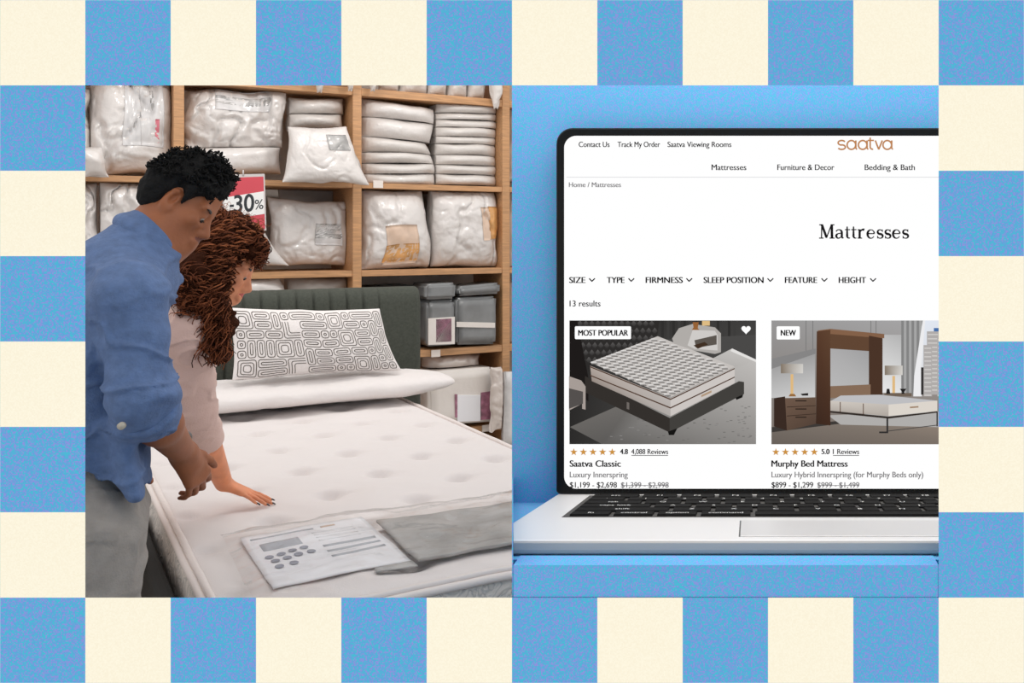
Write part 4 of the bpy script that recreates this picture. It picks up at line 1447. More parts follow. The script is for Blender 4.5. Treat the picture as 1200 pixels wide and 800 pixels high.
# bag ends above the top board
GT = 'bag ends on the top shelf'
tops = [((362, 84), (392, 107), 'above the middle bay'), ((402, 84), (424, 105), 'next to the upright at the middle bay'), ((432, 84), (448, 108), 'just right of the middle upright'), ((448, 84), (471, 106), 'first in the row'), ((471, 84), (505, 110), 'second in the row'), ((505, 84), (529, 112), 'third in the row'), ((529, 84), (552, 115), 'fourth in the row'), ((552, 84), (573, 116), 'fifth in the row'), ((570, 84), (599, 128), 'hanging point at the right end')]
for i, ((xa, ya), (xb, yb_), w_) in enumerate(tops):
    dr = 4 if i in (0, 1, 2, 8) else 0
    mid = (xa + xb) / 2
    vv = VS - .11 if dr else VS + .01
    p = [(mid - 2, yb_), (mid + 2, yb_), (xb, ya - 20), (xa, ya - 20)] if dr else [(xa, yb_), (xb, yb_), (xb, ya - 20), (xa, ya - 20)]
    bag('bag_end', p, 'white bag end on the top shelf, %s' % w_, 'bag end', GT, v=vv, T=.05 if dr else .1, Tb=.04 if dr else .1, p=.45, amp=.012, freq=11, seed=60 + i, m='bag2', lim={} if dr else {'left': ((xa + .7, 100), (xa + .7, 100)), 'right': ((xb - .7, 100), (xb - .7, 100))})
# right-most bay, a sliver in view
for (y0_, y1_, w_) in ((214, 318, 'second shelf'), (330, 408, 'third shelf'), (120, 214, 'upper shelf')):
    bag('bagged_duvet', [(601, y1_), (668, y1_), (668, y0_), (601, y0_)], 'white duvet bag on the %s, far right behind the blue partition edge' % w_, 'duvet', GB, v=VS + .02, T=.13, p=.38, k=3, amp=.02, seed=70 + y0_, crease=.02)


def pack(name, pts, label, group, v, depth, m, cards=(), bev=.015):
    """boxy bedding pack from four pixels bl, br, tr, tl of its front"""
    c = corners_px(pts, v)
    off = np.array([np.mean([q[0] for q in c]), v, min(q[1] for q in c)])
    bm = bmesh.new()
    vs = [bm.verts.new((q[0], v, q[1])) for q in c] + [bm.verts.new((q[0], v + depth, q[1])) for q in c]
    for f in ((0, 1, 2, 3), (7, 6, 5, 4), (4, 5, 1, 0), (5, 6, 2, 1), (6, 7, 3, 2), (7, 4, 0, 3)):
        bm.faces.new([vs[i] for i in f])
    bmesh.ops.bevel(bm, geom=list(bm.edges), offset=bev, segments=3, affect='EDGES')
    bmesh.ops.subdivide_edges(bm, edges=[e for e in bm.edges if e.calc_length() > .06], cuts=6, use_grid_fill=True)
    for w_ in bm.verts:
        p = np.array(w_.co)
        d = .006 * fbm(p * 9, 3)
        w_.co = [p[0] + d, p[1] + d, p[2]]
    for w_ in bm.verts:
        w_.co = [w_.co[i] - off[i] for i in range(3)]
    bmesh.ops.recalc_face_normals(bm, faces=list(bm.faces))
    o = bm_obj(name, bm, M[m], smooth=True)
    shop(o, *off)
    tag(o, label, 'bedding pack', group)
    for nm, pp, mm in cards:
        cc = corners_px(pp, v - .008)
        V = [(q[0], v - .009, q[1]) for q in cc] + [(q[0], v + .004, q[1]) for q in cc]
        mesh(nm, np.array(V) - off, [(0, 1, 2, 3), (7, 6, 5, 4), (4, 5, 1, 0), (5, 6, 2, 1), (6, 7, 3, 2), (7, 4, 0, 3)], M[mm], o, smooth=False)
    return o


GP = 'bedding packs on the lower shelves of the right bay'
pack('bedding_pack', [(501, 406), (533, 404), (534, 351), (501, 352)], 'grey and white bedding pack with a purple picture, third shelf right of the headboard', GP, VS - .03, .3, 'grey_pack',
     cards=(('white_panel', [(502, 404), (533, 403), (533, 371), (502, 373)], 'white_pack'), ('printed_picture', [(511, 401), (529, 400), (529, 373), (511, 374)], 'card_purple')))
pack('bedding_pack', [(499, 351), (534, 350), (535, 331), (499, 333)], 'light grey boxed pack on top of the purple picture pack', GP, VS - .05, .3, 'grey_pack')
pack('bedding_pack', [(535, 404), (582, 403), (582, 347), (535, 349)], 'large dark grey bedding pack with a white band, third shelf of right bay', GP, VS - .02, .32, 'grey_pack',
     cards=(('white_band', [(535, 383), (580, 384), (580, 378), (535, 377)], 'white_pack'),))
pack('bedding_pack', [(537, 347), (586, 344), (586, 331), (537, 336)], 'flat grey pack in film lying on the large dark grey pack', GP, VS - .03, .3, 'grey_pack')
pack('bedding_pack', [(434, 408), (486, 406), (486, 334), (434, 336)], 'dark grey pack behind the top right of the headboard', GP, VS + .12, .3, 'dark_pack')
pack('bedding_pack', [(503, 499), (578, 494), (577, 430), (502, 436)], 'big white bedding pack with purple labels, bottom shelf of right bay', GP, VS - .03, .32, 'white_pack',
     cards=(('printed_strip', [(533.5, 489), (536, 489), (536, 462), (533.5, 462)], 'card_purple'), ('white_panel', [(536, 494), (563, 493), (563, 463), (536, 463)], 'paper'), ('printed_picture', [(563, 492), (575, 491), (577, 458), (564, 460)], 'card_purple')))
bag('bedding_pack', [(500, 438), (572, 433), (570, 414), (500, 416)], 'crumpled film topped pack lying on the big white pack, bottom shelf', 'bedding pack', GP, v=VS + .04, T=.13, p=.4, amp=.02, freq=10, lim={'below': ((500, 432.5), (578, 427.5))}, seed=80, m='haze_film')
bag('film_bag', [(577, 507), (594, 505), (596, 428), (577, 430)], 'bunched clear film bag hanging at the right side of the big white pack', 'film bag', GP, v=VS - .16, T=.03, Tb=.03, p=.5, amp=.02, freq=14, lim={'right': ((589.5, 470), (589.5, 470))}, seed=81, m='haze_film')
pack('bedding_pack', [(591, 524), (640, 521), (640, 434), (592, 436)], 'upright pale panel standing on the floor at the right of the shelving', GP, VS - .16, .05, 'card_pale', bev=.006)

# ------------------------------------------------------------------ discount sign
VSG = VS - .12
c = [on_v(x, y, VSG) for x, y in ((262, 270), (311.5, 269.5), (309.5, 206), (262, 208.5))]
so = np.array([on_v(288, 270, VSG)[0], VSG, c[0][2]])
sign = thing('discount_sign', 'red and white sign reading -30% hanging from the shelf above the woman', 'sign')
shop(sign, *so)
pxs = lambda x, y, l=0: on_v(x, y, VSG) - so - np.array([0, l, 0])


def plate(name, pts, m, l0, l1):
    V = [pxs(x, y, l1) for x, y in pts] + [pxs(x, y, l0) for x, y in pts]
    n = len(pts)
    mesh(name, V, [tuple(range(n)), tuple(range(2 * n - 1, n - 1, -1))] + [(i, n + i, n + (i + 1) % n, (i + 1) % n) for i in range(n)], M[m], sign, smooth=False)


plate('sign_holder', [(261, 270.5), (312.2, 270), (310.2, 203.5), (261, 204.5)], 'acrylic', -.004, 0.0)
plate('red_panel', [(262.5, 269), (310.5, 268.5), (308.6, 206.8), (262.5, 208.5)], 'red', 0.0, .0015)
plate('white_band', [(262.5, 258), (309.9, 250.5), (309, 224), (262.5, 231.5)], 'sign_white', .0015, .0025)
for s, x0_, x1_, yb_, hh in (('-', 269, 273.6, 246.6, 16), ('30', 274, 297.5, 249.0, 19.5), ('%', 298.4, 308.4, 245.4, 11)):
    tv, tf = text_verts(s, .012 if s != '%' else 0)
    sx = (x1_ - x0_) / np.ptp(tv[:, 0])
    mn = tv[:, 0].min()
    V = [pxs(x0_ + (p[0] - mn) * sx, yb_ - p[1] * hh / CAP - (p[0] - mn) * sx * .09, .003) for p in tv]
    n_ = len(V)
    V = V + [p + np.array([.0014 if s != '%' else .0006, -.0001, 0]) for p in V] + [p + np.array([0, -.0002, .0014 if s == '30' else .0004]) for p in V]
    tf = tf + [tuple(i + n_ for i in f) for f in tf] + [tuple(i + 2 * n_ for i in f) for f in tf]
    mesh('sign_text', V, tf, M['sign_ink'], sign, smooth=False)
V, Fs = tube([pxs(285, 206, 0), pxs(285, 199, 0)], .004, 8)
mesh('hanger', V, Fs, M['acrylic'], sign)
#PART3
# ------------------------------------------------------------------ bodies: distance fields turned into one continuous surface
class SDF:
    def __init__(s, lo, hi, h):
        s.h, s.lo = h, np.array(lo, float)
        n = np.ceil((np.array(hi) - s.lo) / h).astype(int) + 1
        s.n = n
        s.f = np.full(n, 1.0, np.float32)

    def _box(s, mn, mx, pad):
        a = np.maximum(0, np.floor((mn - pad - s.lo) / s.h).astype(int))
        b = np.minimum(s.n, np.ceil((mx + pad - s.lo) / s.h).astype(int) + 1)
        if np.any(b <= a):
            return None, None
        ax = [s.lo[i] + s.h * np.arange(a[i], b[i]) for i in range(3)]
        return tuple(slice(a[i], b[i]) for i in range(3)), ax

    def _mix(s, sl, d, k, op):
        g = s.f[sl]
        if op == 'sub':
            d = -d
            h = np.clip(k - np.abs(g - d), 0, None) / max(k, 1e-6)
            s.f[sl] = np.maximum(g, d) + h * h * k / 4
        else:
            h = np.clip(k - np.abs(g - d), 0, None) / max(k, 1e-6)
            s.f[sl] = np.minimum(g, d) - h * h * k / 4

    def cap(s, a, b, ra, rb=None, k=.02, sv=1.0, op='add'):
        a, b = np.asarray(a, float), np.asarray(b, float)
        rb = ra if rb is None else rb
        R = max(ra, rb) * max(sv, 1) + k + 3 * s.h
        sl, ax = s._box(np.minimum(a, b), np.maximum(a, b), R)
        if sl is None:
            return s
        X, Y, Z = ax[0][:, None, None] - a[0], (ax[1][None, :, None] - a[1]) / sv, ax[2][None, None, :] - a[2]
        d = b - a
        d = np.array([d[0], d[1] / sv, d[2]])
        L2 = d @ d + 1e-12
        t = np.clip((X * d[0] + Y * d[1] + Z * d[2]) / L2, 0, 1)
        D = np.sqrt((X - t * d[0]) ** 2 + (Y - t * d[1]) ** 2 + (Z - t * d[2]) ** 2) - (ra + (rb - ra) * t)
        s._mix(sl, D.astype(np.float32), k, op)
        return s

    def ell(s, c, r, axes=None, k=.02, op='add'):
        c, r = np.asarray(c, float), np.asarray(r, float)
        axes = np.eye(3) if axes is None else np.asarray(axes)
        R = r.max() + k + 3 * s.h
        sl, ax = s._box(c, c, R)
        if sl is None:
            return s
        X, Y, Z = ax[0][:, None, None] - c[0], ax[1][None, :, None] - c[1], ax[2][None, None, :] - c[2]
        q0 = q1 = 0
        for i in range(3):
            p = X * axes[i][0] + Y * axes[i][1] + Z * axes[i][2]
            q0 = q0 + (p / r[i]) ** 2
            q1 = q1 + (p / r[i] ** 2) ** 2
        k0, k1 = np.sqrt(q0), np.sqrt(q1) + 1e-9
        s._mix(sl, (k0 * (k0 - 1) / k1).astype(np.float32), k, op)
        return s

    def plane(s, p, n, k=.01):             # keep the side the normal points away from
        n = np.asarray(n, float) / np.linalg.norm(n)
        ax = [s.lo[i] + s.h * np.arange(s.n[i]) for i in range(3)]
        D = (ax[0][:, None, None] - p[0]) * n[0] + (ax[1][None, :, None] - p[1]) * n[1] + (ax[2][None, None, :] - p[2]) * n[2]
        s._mix(tuple(slice(0, x) for x in s.n), (-D).astype(np.float32), k, 'sub')
        return s

    def mesh(s):
        f = s.f
        nx, ny, nz = f.shape
        g = f < 0
        cnt = sum(g[i:nx - 1 + i, j:ny - 1 + j, k:nz - 1 + k].astype(np.int8) for i in (0, 1) for j in (0, 1) for k in (0, 1))
        act = (cnt > 0) & (cnt < 8)
        I = np.argwhere(act)
        idx = np.full(act.shape, -1, np.int32)
        idx[act] = np.arange(len(I))
        acc, num = np.zeros((len(I), 3)), np.zeros(len(I))
        cs = [(i, j, k) for i in (0, 1) for j in (0, 1) for k in (0, 1)]
        val = {c: f[I[:, 0] + c[0], I[:, 1] + c[1], I[:, 2] + c[2]].astype(float) for c in cs}
        for a in cs:
            for ax in range(3):
                if a[ax] == 0:
                    b = tuple(1 if i == ax else a[i] for i in range(3))
                    m = (val[a] < 0) != (val[b] < 0)
                    t = val[a][m] / (val[a][m] - val[b][m])
                    p = np.tile(np.array(a, float), (m.sum(), 1))
                    p[:, ax] += t
                    acc[m] += p
                    num[m] += 1
        V = s.lo + s.h * (I + acc / num[:, None])
        Q = []
        for ax in range(3):
            o1, o2 = [(1, 2), (2, 0), (0, 1)][ax]
            sa = [slice(0, n) for n in f.shape]
            sb = list(sa)
            sa[ax], sb[ax] = slice(0, f.shape[ax] - 1), slice(1, f.shape[ax])
            e = np.argwhere(g[tuple(sa)] != g[tuple(sb)])
            ok = (e[:, o1] > 0) & (e[:, o2] > 0) & (e[:, o1] < f.shape[o1] - 1) & (e[:, o2] < f.shape[o2] - 1)
            e = e[ok]
            ins = g[tuple(sa)][e[:, 0], e[:, 1], e[:, 2]]
            def at(d1, d2):
                c = e.copy()
                c[:, o1] += d1
                c[:, o2] += d2
                return idx[c[:, 0], c[:, 1], c[:, 2]]
            q = np.stack([at(-1, -1), at(0, -1), at(0, 0), at(-1, 0)], 1)
            q[~ins] = q[~ins][:, ::-1]
            Q.append(q)
        Q = np.concatenate(Q)
        return V, Q[(Q >= 0).all(1)]


def normals(V, Q):
    n = np.cross(V[Q[:, 2]] - V[Q[:, 0]], V[Q[:, 3]] - V[Q[:, 1]])
    N = np.zeros_like(V)
    for i in range(4):
        np.add.at(N, Q[:, i], n)
    return N / (np.linalg.norm(N, axis=1, keepdims=True) + 1e-12)


def relax(V, Q, it=2, lam=.5):
    for _ in range(it):
        S_, c = np.zeros_like(V), np.zeros(len(V))
        for i in range(4):
            np.add.at(S_, Q[:, i], V[Q[:, (i + 1) % 4]] + V[Q[:, (i + 3) % 4]])
            np.add.at(c, Q[:, i], 2)
        V = V + lam * (S_ / c[:, None] - V)
    return V


def frame_px(C, pitch, su, yaw=0.0):
    """head axes: forward tipped down by pitch; su corrects the oblique sight line"""
    p = math.radians(pitch)
    y = math.radians(yaw)                  # turned towards the camera side
    f0 = np.array([math.cos(p) * su, 0, -math.sin(p)])
    v0 = np.array([0, 1.0, 0])
    return (f0 * math.cos(y) - v0 * math.sin(y), np.array([math.sin(p) * su, 0, math.cos(p)]), v0 * math.cos(y) + f0 * math.sin(y), np.asarray(C, float))


def hp(fr, f, t, v, s=1.0):
    return fr[3] + s * (f * fr[0] + t * fr[1] + v * fr[2])


def head(S, fr, s, woman=False):
    p = lambda f, t, v: hp(fr, f, t, v, s)
    ax = np.array([x / np.linalg.norm(x) for x in fr[:3]])
    e = lambda f, t, v, r, k=.02, op='add': S.ell(p(f, t, v), np.array([r[0] * np.linalg.norm(fr[0]), r[1] * np.linalg.norm(fr[1]), r[2]]) * s, ax, k * s, op)
    c = lambda a, b, r, r2=None, k=.01, op='add': S.cap(p(*a), p(*b), r * s * .94, (r2 or r) * s * .94, k * s, 1, op)
    e(-.014, .036, 0, (.094, .082, .072), .02)
    e(.022, -.025, 0, (.066, .085, .058), .03)
    e(.030, -.072, 0, (.046, .040, .046 if not woman else .042), .03)
    c((.062, -.100, -.008), (.062, -.100, .008), .016 if not woman else .014, k=.02)
    c((.0, -.062, -.05), (.05, -.095, -.018), .016, k=.02)
    c((.0, -.062, .05), (.05, -.095, .018), .016, k=.02)
    for sg in (-1, 1):
        e(.058, -.024, .040 * sg, (.024, .020, .020), .02)
        c((.078, .016, .012 * sg), (.066, .018, .046 * sg), .011, k=.015)
        e(.086, -.004, .032 * sg, (.016, .013, .017), .012, 'sub')
        e(.0695, -.004, .031 * sg, (.0150, .0130, .0155), .004)      # lids
        e(-.014, -.018, .071 * sg, (.018, .031, .009), .006)         # ear
        e(-.009, -.015, .080 * sg, (.010, .019, .016), .003, 'sub')
        c((-.022, .006, .076 * sg), (-.004, .010, .076 * sg), .0045, k=.004)
        e(-.006, -.042, .073 * sg, (.008, .010, .006), .004)
    c((.083, .006, 0), (.106, -.034, 0), .008, .0115, .012)          # nose
    for sg in (-1, 1):
        e(.093, -.040, .011 * sg, (.011, .008, .008), .006)
        e(.097, -.047, .006 * sg, (.004, .003, .003), .003, 'sub')
    c((.086, -.050, 0), (.083, -.084, 0), .012, .012, .012)
    for a, b, r in (((.0925, -.064, -.010), (.0925, -.064, .010), .0068), ((.086, -.066, -.021), (.0925, -.064, -.010), .0045), ((.086, -.066, .021), (.0925, -.064, .010), .0045),
                    ((.090, -.077, -.009), (.090, -.077, .009), .0076), ((.084, -.072, -.020), (.090, -.077, -.009), .005), ((.084, -.072, .020), (.090, -.077, .009), .005)):
        c(a, b, r, k=.004)
    return p


def hand(S, Wp, D, N, B, hs, curl, thumb=(.75, .55, -.25), k=.006, spread=.12, rec=None):
    D, N, B = (np.asarray(x, float) / np.linalg.norm(x) for x in (D, N, B))
    K = [(.028, .090, .042, .026, .021, .0086), (.009, .094, .046, .030, .021, .0088), (-.010, .089, .042, .028, .020, .0083), (-.027, .080, .033, .021, .018, .0074)]
    tips = []
    for i, (bo, dl, l1, l2, l3, r) in enumerate(K):
        kn = Wp + hs * (D * dl + B * bo + N * (.004 - .06 * abs(bo) ** 1.2))
        S.cap(Wp + hs * (D * .012 + B * bo * .55), kn, .0155 * hs, .0112 * hs, k * 2)
        a, p = 0.0, kn
        Bd = D + B * spread * (1.2 - i * .8)
        Bd /= np.linalg.norm(Bd)
        cu = curl[i] if isinstance(curl[i], (tuple, list)) else (curl[i] * .8, curl[i], curl[i] * .6)
        for l, c_, rr0, rr1 in ((l1, cu[0], r * 1.12, r), (l2, cu[1], r, r * .93), (l3, cu[2], r * .93, r * .78)):
            a += c_
            q = p + hs * l * (Bd * math.cos(a) - N * math.sin(a))
            S.cap(p, q, rr0 * hs, rr1 * hs, .002)
            p0, p = p, q
        tips.append((p, (p - p0) / np.linalg.norm(p - p0), Bd * math.sin(a) + N * math.cos(a)))
    p = Wp + hs * (D * .018 + B * .018 - N * .006)
    dr = B * thumb[0] + D * thumb[1] + N * thumb[2]
    dr /= np.linalg.norm(dr)
    q = p + hs * .042 * dr
    S.cap(p, q, .0165 * hs, .0125 * hs, k)
    d2 = dr * .8 + D * .45
    d2 /= np.linalg.norm(d2)
    q2 = q + hs * .034 * d2
    S.cap(q, q2, .0115 * hs, .0098 * hs, .003)
    d3 = d2 * .8 + D * .5 - N * .15
    d3 /= np.linalg.norm(d3)
    q3 = q2 + hs * .027 * d3
    S.cap(q2, q3, .0098 * hs, .008 * hs, .002)
    if rec is not None:
        rec += tips
    return tips


def skin(name, c, lips, blush):
    """skin with lips as a second slot, faint mottling"""
    a = mat(name, c, 0.55, bump=0.08, bscale=160, var=0.05, vscale=30)
    a.node_tree.nodes['Principled BSDF'].inputs['Subsurface Weight'].default_value = 0.0
    a.node_tree.nodes['Principled BSDF'].inputs['Subsurface Radius'].default_value = (.02, .008, .005)
    b = mat(name + ' lips', lips, 0.5)
    return [a, b]


def paint_lips(o, fr, s, off):
    me = o.data
    V = np.zeros(len(me.vertices) * 3, np.float32)
    me.vertices.foreach_get('co', V)
    V = V.reshape(-1, 3) + off - fr[3]
    ax = [x / (x @ x) for x in fr[:3]]
    f, t, v = (V @ ax[0] / s, V @ ax[1] / s, V @ ax[2] / s)
    lip = (f > .082) & (np.abs(v) < .023) & (t < -.0595 + .0 * v) & (t > -.0835) & (((v / .024) ** 2 + ((t + .0715) / .0115) ** 2) < 1)
    Q = np.zeros(len(me.loops), np.int32)
    me.loops.foreach_get('vertex_index', Q)
    me.polygons.foreach_set('material_index', lip[Q.reshape(-1, 4)].all(1).astype(np.int32))


def eyes(fr, s, off, parent, iris):
    for sg in (-1, 1):
        bm = bmesh.new()
        bmesh.ops.create_uvsphere(bm, u_segments=20, v_segments=14, radius=.0113 * s)
        c = hp(fr, .0706, -.0068, .031 * sg, s) - off
        for v in bm.verts:
            v.co = [v.co[i] + c[i] for i in range(3)]
        e = bm_obj('eyeball', bm, M['eye_white'], parent, True)
        bm = bmesh.new()
        bmesh.ops.create_uvsphere(bm, u_segments=16, v_segments=10, radius=.0060 * s)
        c = hp(fr, .0706 + .0066, -.0068 - .0052, .031 * sg + .0, s) - off
        for v in bm.verts:
            v.co = [v.co[i] + c[i] for i in range(3)]
        bm_obj('iris', bm, iris, e, True)
        lash = [hp(fr, .0838 + .001 - .10 * abs(x) ** 1.5, -.0100 - .10 * abs(x) ** 1.4, .031 * sg + x, s) - off for x in np.linspace(-.014, .014, 9)]
        V, Fs = tube(lash, .0011 * s, 5)
        mesh('eyelash', V, Fs, iris, parent)
        brow = [hp(fr, .0865 - 6 * x * x - .10 * max(0, x), .020 + .08 * x - 5 * x * x, .031 * sg + x * sg, s) - off for x in np.linspace(-.018, .024, 10)]
        V, Fs = tube(brow, np.array([.0028, .0036, .004, .004, .0038, .0036, .0032, .0028, .0022, .0012]) * s, 6)
        mesh('eyebrow', V, Fs, iris, parent)


M['eye_white'] = mat('eye white', (150, 138, 130), 0.4)
M['brown_eye'] = mat('dark brown hair and iris', (34, 24, 20), 0.5)
M['man_hair'] = mat('black curly hair', (26, 25, 25), 0.85, spec=0.15, bump=0.6, bscale=120)
M['red_hair_dark'] = mat('dark brown hair', (60, 31, 19), 0.8, spec=0.05, bump=1.0, bscale=90)
M['red_hair'] = mat('reddish brown hair', (112, 60, 36), 0.6, spec=0.15)
M['red_hair_light'] = mat('copper brown hair', (160, 92, 56), 0.6, spec=0.2)
M['shirt'] = mat('blue denim shirt', (88, 110, 150), 0.85, bump=0.25, bscale=220, var=0.07, vscale=60)
M['shirt_dark'] = mat('blue denim seam', (66, 88, 130), 0.85)
M['trousers'] = mat('grey cotton trousers', (150, 143, 137), 0.9, bump=0.2, bscale=260, var=0.05, vscale=40)
M['pink_knit'] = mat('pale pink knit', (212, 178, 166), 0.9, bump=0.2, bscale=260, sheen=0.2)
M['jeans'] = mat('beige skirt cloth', (176, 150, 124), 0.9)
M['shoe'] = mat('dark leather shoe', (48, 42, 38), 0.5)
M['button'] = mat('pale shirt button', (190, 180, 164), 0.4)
M['scrunchie'] = mat('cream cloth', (232, 214, 198), 0.8)
M['nail'] = mat('dark nail polish', (40, 22, 28), 0.2)
M['watch_metal'] = mat('grey watch metal', (120, 118, 116), 0.4, metal=0.4)
MAN = skin('brown skin', (152, 88, 52), (112, 58, 44), None)
WOM = skin('tan skin', (220, 142, 102), (184, 84, 74), None)


def wrinkle(V, N, seed, amp, sc, along=(1, 1, 1)):
    P = V * np.array(along) * sc
    w = fbm(P, seed, 2)
    r_ = np.clip(ridge(P * .7 + w[:, None] * .6, seed + 9) - .45, 0, 1)
    return V + N * (amp * (w * .5 + r_ * 1.5 - .3))[:, None]


# ---------------------------------------------------------------- the man
m = on_v
VM = 2.27
mo = np.array([m(112, 640, 2.25)[0] - .02, 2.25, 0.0])
man = thing('person', 'person in blue shirt and grey trousers bending forward beside the mattress, hand held above it', 'person')
shop(man, *mo)
HS = .95
C = m(213, 236, VM)
FRM = frame_px(C, 36, .80, 16)
S = SDF((-.25, 1.85, -.01), (.55, 2.75, 1.66), .0035)
ms = 0.78
head(S, FRM, ms)
nb, nt = m(162, 294, VM), m(194, 258, VM)
S.cap(nb, nt, .047, .043, .03, 1.0)
S.cap(m(188, 266, VM), m(200, 285, VM), .040, .030, .03)
S.cap(m(98, 588, 2.25), m(92, 510, 2.25), .095, .085, .04, 1.3)
S.cap(m(92, 510, 2.25), m(106, 410, 2.26), .085, .095, .05, 1.35)
S.cap(m(106, 410, 2.26), m(142, 335, VM), .095, .066, .05, 1.5)
S.cap(m(142, 335, VM), nb, .06, .05, .05, 1.4)
# right arm, near
sh, el, wr = m(152, 350, 2.07), m(169, 476, 2.04), m(215, 531, 2.24)
S.cap(m(142, 335, VM), sh, .05, .045, .05)
S.cap(sh, el, .043, .035, .03)
S.cap(el, el + (wr - el) * .35, .036, .036, .02)
S.cap(el + (wr - el) * .35, wr, .036, .0235, .02)
kn = m(229, 557, 2.27)
D = kn - wr
D /= np.linalg.norm(D)
Nn = np.array([.38, -.85, .30])
Nn -= D * (Nn @ D)
Nn /= np.linalg.norm(Nn)
B = np.cross(Nn, D)
if B[0] < 0:
    B = -B
S.cap(wr, wr + D * .03, .0235, .021, .015, 1)
hand(S, wr, D, Nn, B, .84, [(.35, .7, .5), (.4, .7, .5), (.42, .65, .5), (.35, .5, .4)], thumb=(.55, .85, .05))
# left arm, far side
shl, ell_, wrl = m(146, 345, 2.45), m(128, 440, 2.46), m(118, 520, 2.42)
S.cap(m(142, 335, VM), shl, .05, .045, .05)
S.cap(shl, ell_, .043, .035, .03)
S.cap(ell_, wrl, .035, .023, .02)
hand(S, wrl, np.array([.1, 0, -1]), np.array([0, 1, 0]), np.array([1, 0, .1]), .95, [.35, .4, .45, .5])
# legs and feet
hz = m(94, 610, 2.25)
for vv, du in ((2.15, .0), (2.36, -.02)):
    hipj, kneej, ank = np.array([hz[0] + du, vv, .80]), np.array([hz[0] + du - .005, vv, .45]), np.array([hz[0] + du - .07, vv, .09])
    S.cap(hipj, kneej, .085, .058, .05)
    S.cap(kneej, ank, .056, .038, .03)
    S.cap(ank, ank + (-.02, 0, -.05), .036, .03, .02)
    S.cap(ank + (-.02, 0, -.045), ank + (.13, 0, -.058), .03, .026, .02, 1.25)
V, Q = S.mesh()
V = relax(V, Q, 2)
body = mesh('body', V - mo, Q, MAN, man, fast=True)
paint_lips(body, FRM, ms, mo)
eyes(FRM, ms, mo, man, M['brown_eye'])
for vv, du in ((2.15, .0), (2.36, -.02)):
    ank = np.array([hz[0] + du - .07, vv, .09])
    S2 = SDF(ank - (.2, .12, .1), ank + (.3, .12, .1), .006)
    S2.cap(ank + (-.025, 0, -.045), ank + (.12, 0, -.052), .042, .038, .02, 1.1)
    S2.cap(ank + (-.02, 0, 0), ank + (-.02, 0, -.05), .046, .044, .02)
    S2.plane((0, 0, .002), (0, 0, -1))
    V, Q = S2.mesh()
    mesh('shoe', V - mo, Q, M['shoe'], man, fast=True)
# trousers
S = SDF((-.22, 1.9, .03), (.42, 2.62, 1.02), .006)
S.cap(m(100, 600, 2.25), m(94, 545, 2.25), .106, .098, .03, 1.3)
for vv, du in ((2.15, .0), (2.36, -.02)):
    hipj, kneej, ank = np.array([hz[0] + du, vv, .80]), np.array([hz[0] + du - .005, vv, .45]), np.array([hz[0] + du - .07, vv, .10])
    S.cap(hipj, kneej, .096, .078, .04)
    S.cap(kneej, ank, .076, .060, .03)
S.plane((0, 0, .07), (0, 0, -1))
V, Q = S.mesh()
V = relax(V, Q, 2)
V = wrinkle(V, normals(V, Q), 5, .007, 7, (1, 1, 2.4))
tr_ = mesh('trousers', V - mo, Q, M['trousers'], man, fast=True)
# shirt
S = SDF((-.28, 1.82, .60), (.52, 2.78, 1.56), .0045)
S.cap(m(96, 650, 2.25), m(90, 510, 2.25), .122, .108, .04, 1.3)
S.cap(m(90, 510, 2.25), m(104, 410, 2.26), .108, .114, .05, 1.3)
S.cap(m(104, 410, 2.26), m(140, 328, VM), .114, .086, .06, 1.5)
S.cap(m(140, 326, VM), m(166, 290, VM), .078, .062, .05, 1.2)
S.cap(m(166, 290, VM), m(180, 277, VM), .060, .054, .03, 1.1)
S.plane(m(186, 270, VM), (.80, 0, .60), .01)
S.cap(m(140, 336, VM), sh, .068, .060, .05)
S.cap(m(140, 336, VM), shl, .066, .060, .05)
S.cap(sh, el + (0, 0, .02), .0575, .053, .018)
S.cap(el + (0, 0, .02), el + (wr - el) * .10, .053, .053, .02)
S.cap(shl, ell_, .056, .05, .04)
S.cap(ell_, ell_ + (wrl - ell_) * .4, .048, .042, .03)
# front flap of the open hem hanging lower
S.cap(m(138, 500, 2.12), m(152, 575, 2.10), .026, .020, .03, 2.0)
a, b = m(98, 556, 2.1), m(150, 572, 2.1)
dd = b - a
S.plane(a, (dd[2], 0, -dd[0]) if dd[0] > 0 else (-dd[2], 0, dd[0]), .006)
S.cap(m(148, 530, 2.10), m(157, 580, 2.08), .018, .014, .02, 2.2)
cut = el + (wr - el) * .40
V, Q = S.mesh()
V = relax(V, Q, 2)
Nv = normals(V, Q)
arm = np.exp(-(((V[:, 1] - 2.06) / .13) ** 2))
V = wrinkle(V, Nv, 11, .0095, 8, (1, .8, 1.7))
near_el = np.exp(-(np.linalg.norm(V - el, axis=1) / .11) ** 2)
V = V + Nv * (.010 * near_el * fbm(V * np.array([16, 8, 30]), 77, 2))[:, None]
shirt = mesh('shirt', V - mo, Q, M['shirt'], man, fast=True)
# rolled cuff, shoulder seam, collar, tab button
ax_ = (wr - el) / np.linalg.norm(wr - el)
S = SDF(el - .16, el + .2, .0045)
S.cap(el + (wr - el) * .04, el + (wr - el) * .20, .057, .052, .01)
S.plane(el + (wr - el) * .20, ax_, .008)
S.plane(el + (wr - el) * -.02, -ax_, .008)
V, Q = S.mesh()
V = relax(V, Q, 2)
V = wrinkle(V, normals(V, Q), 14, .006, 14)
mesh('rolled_cuff', V - mo, Q, M['shirt'], man, fast=True)


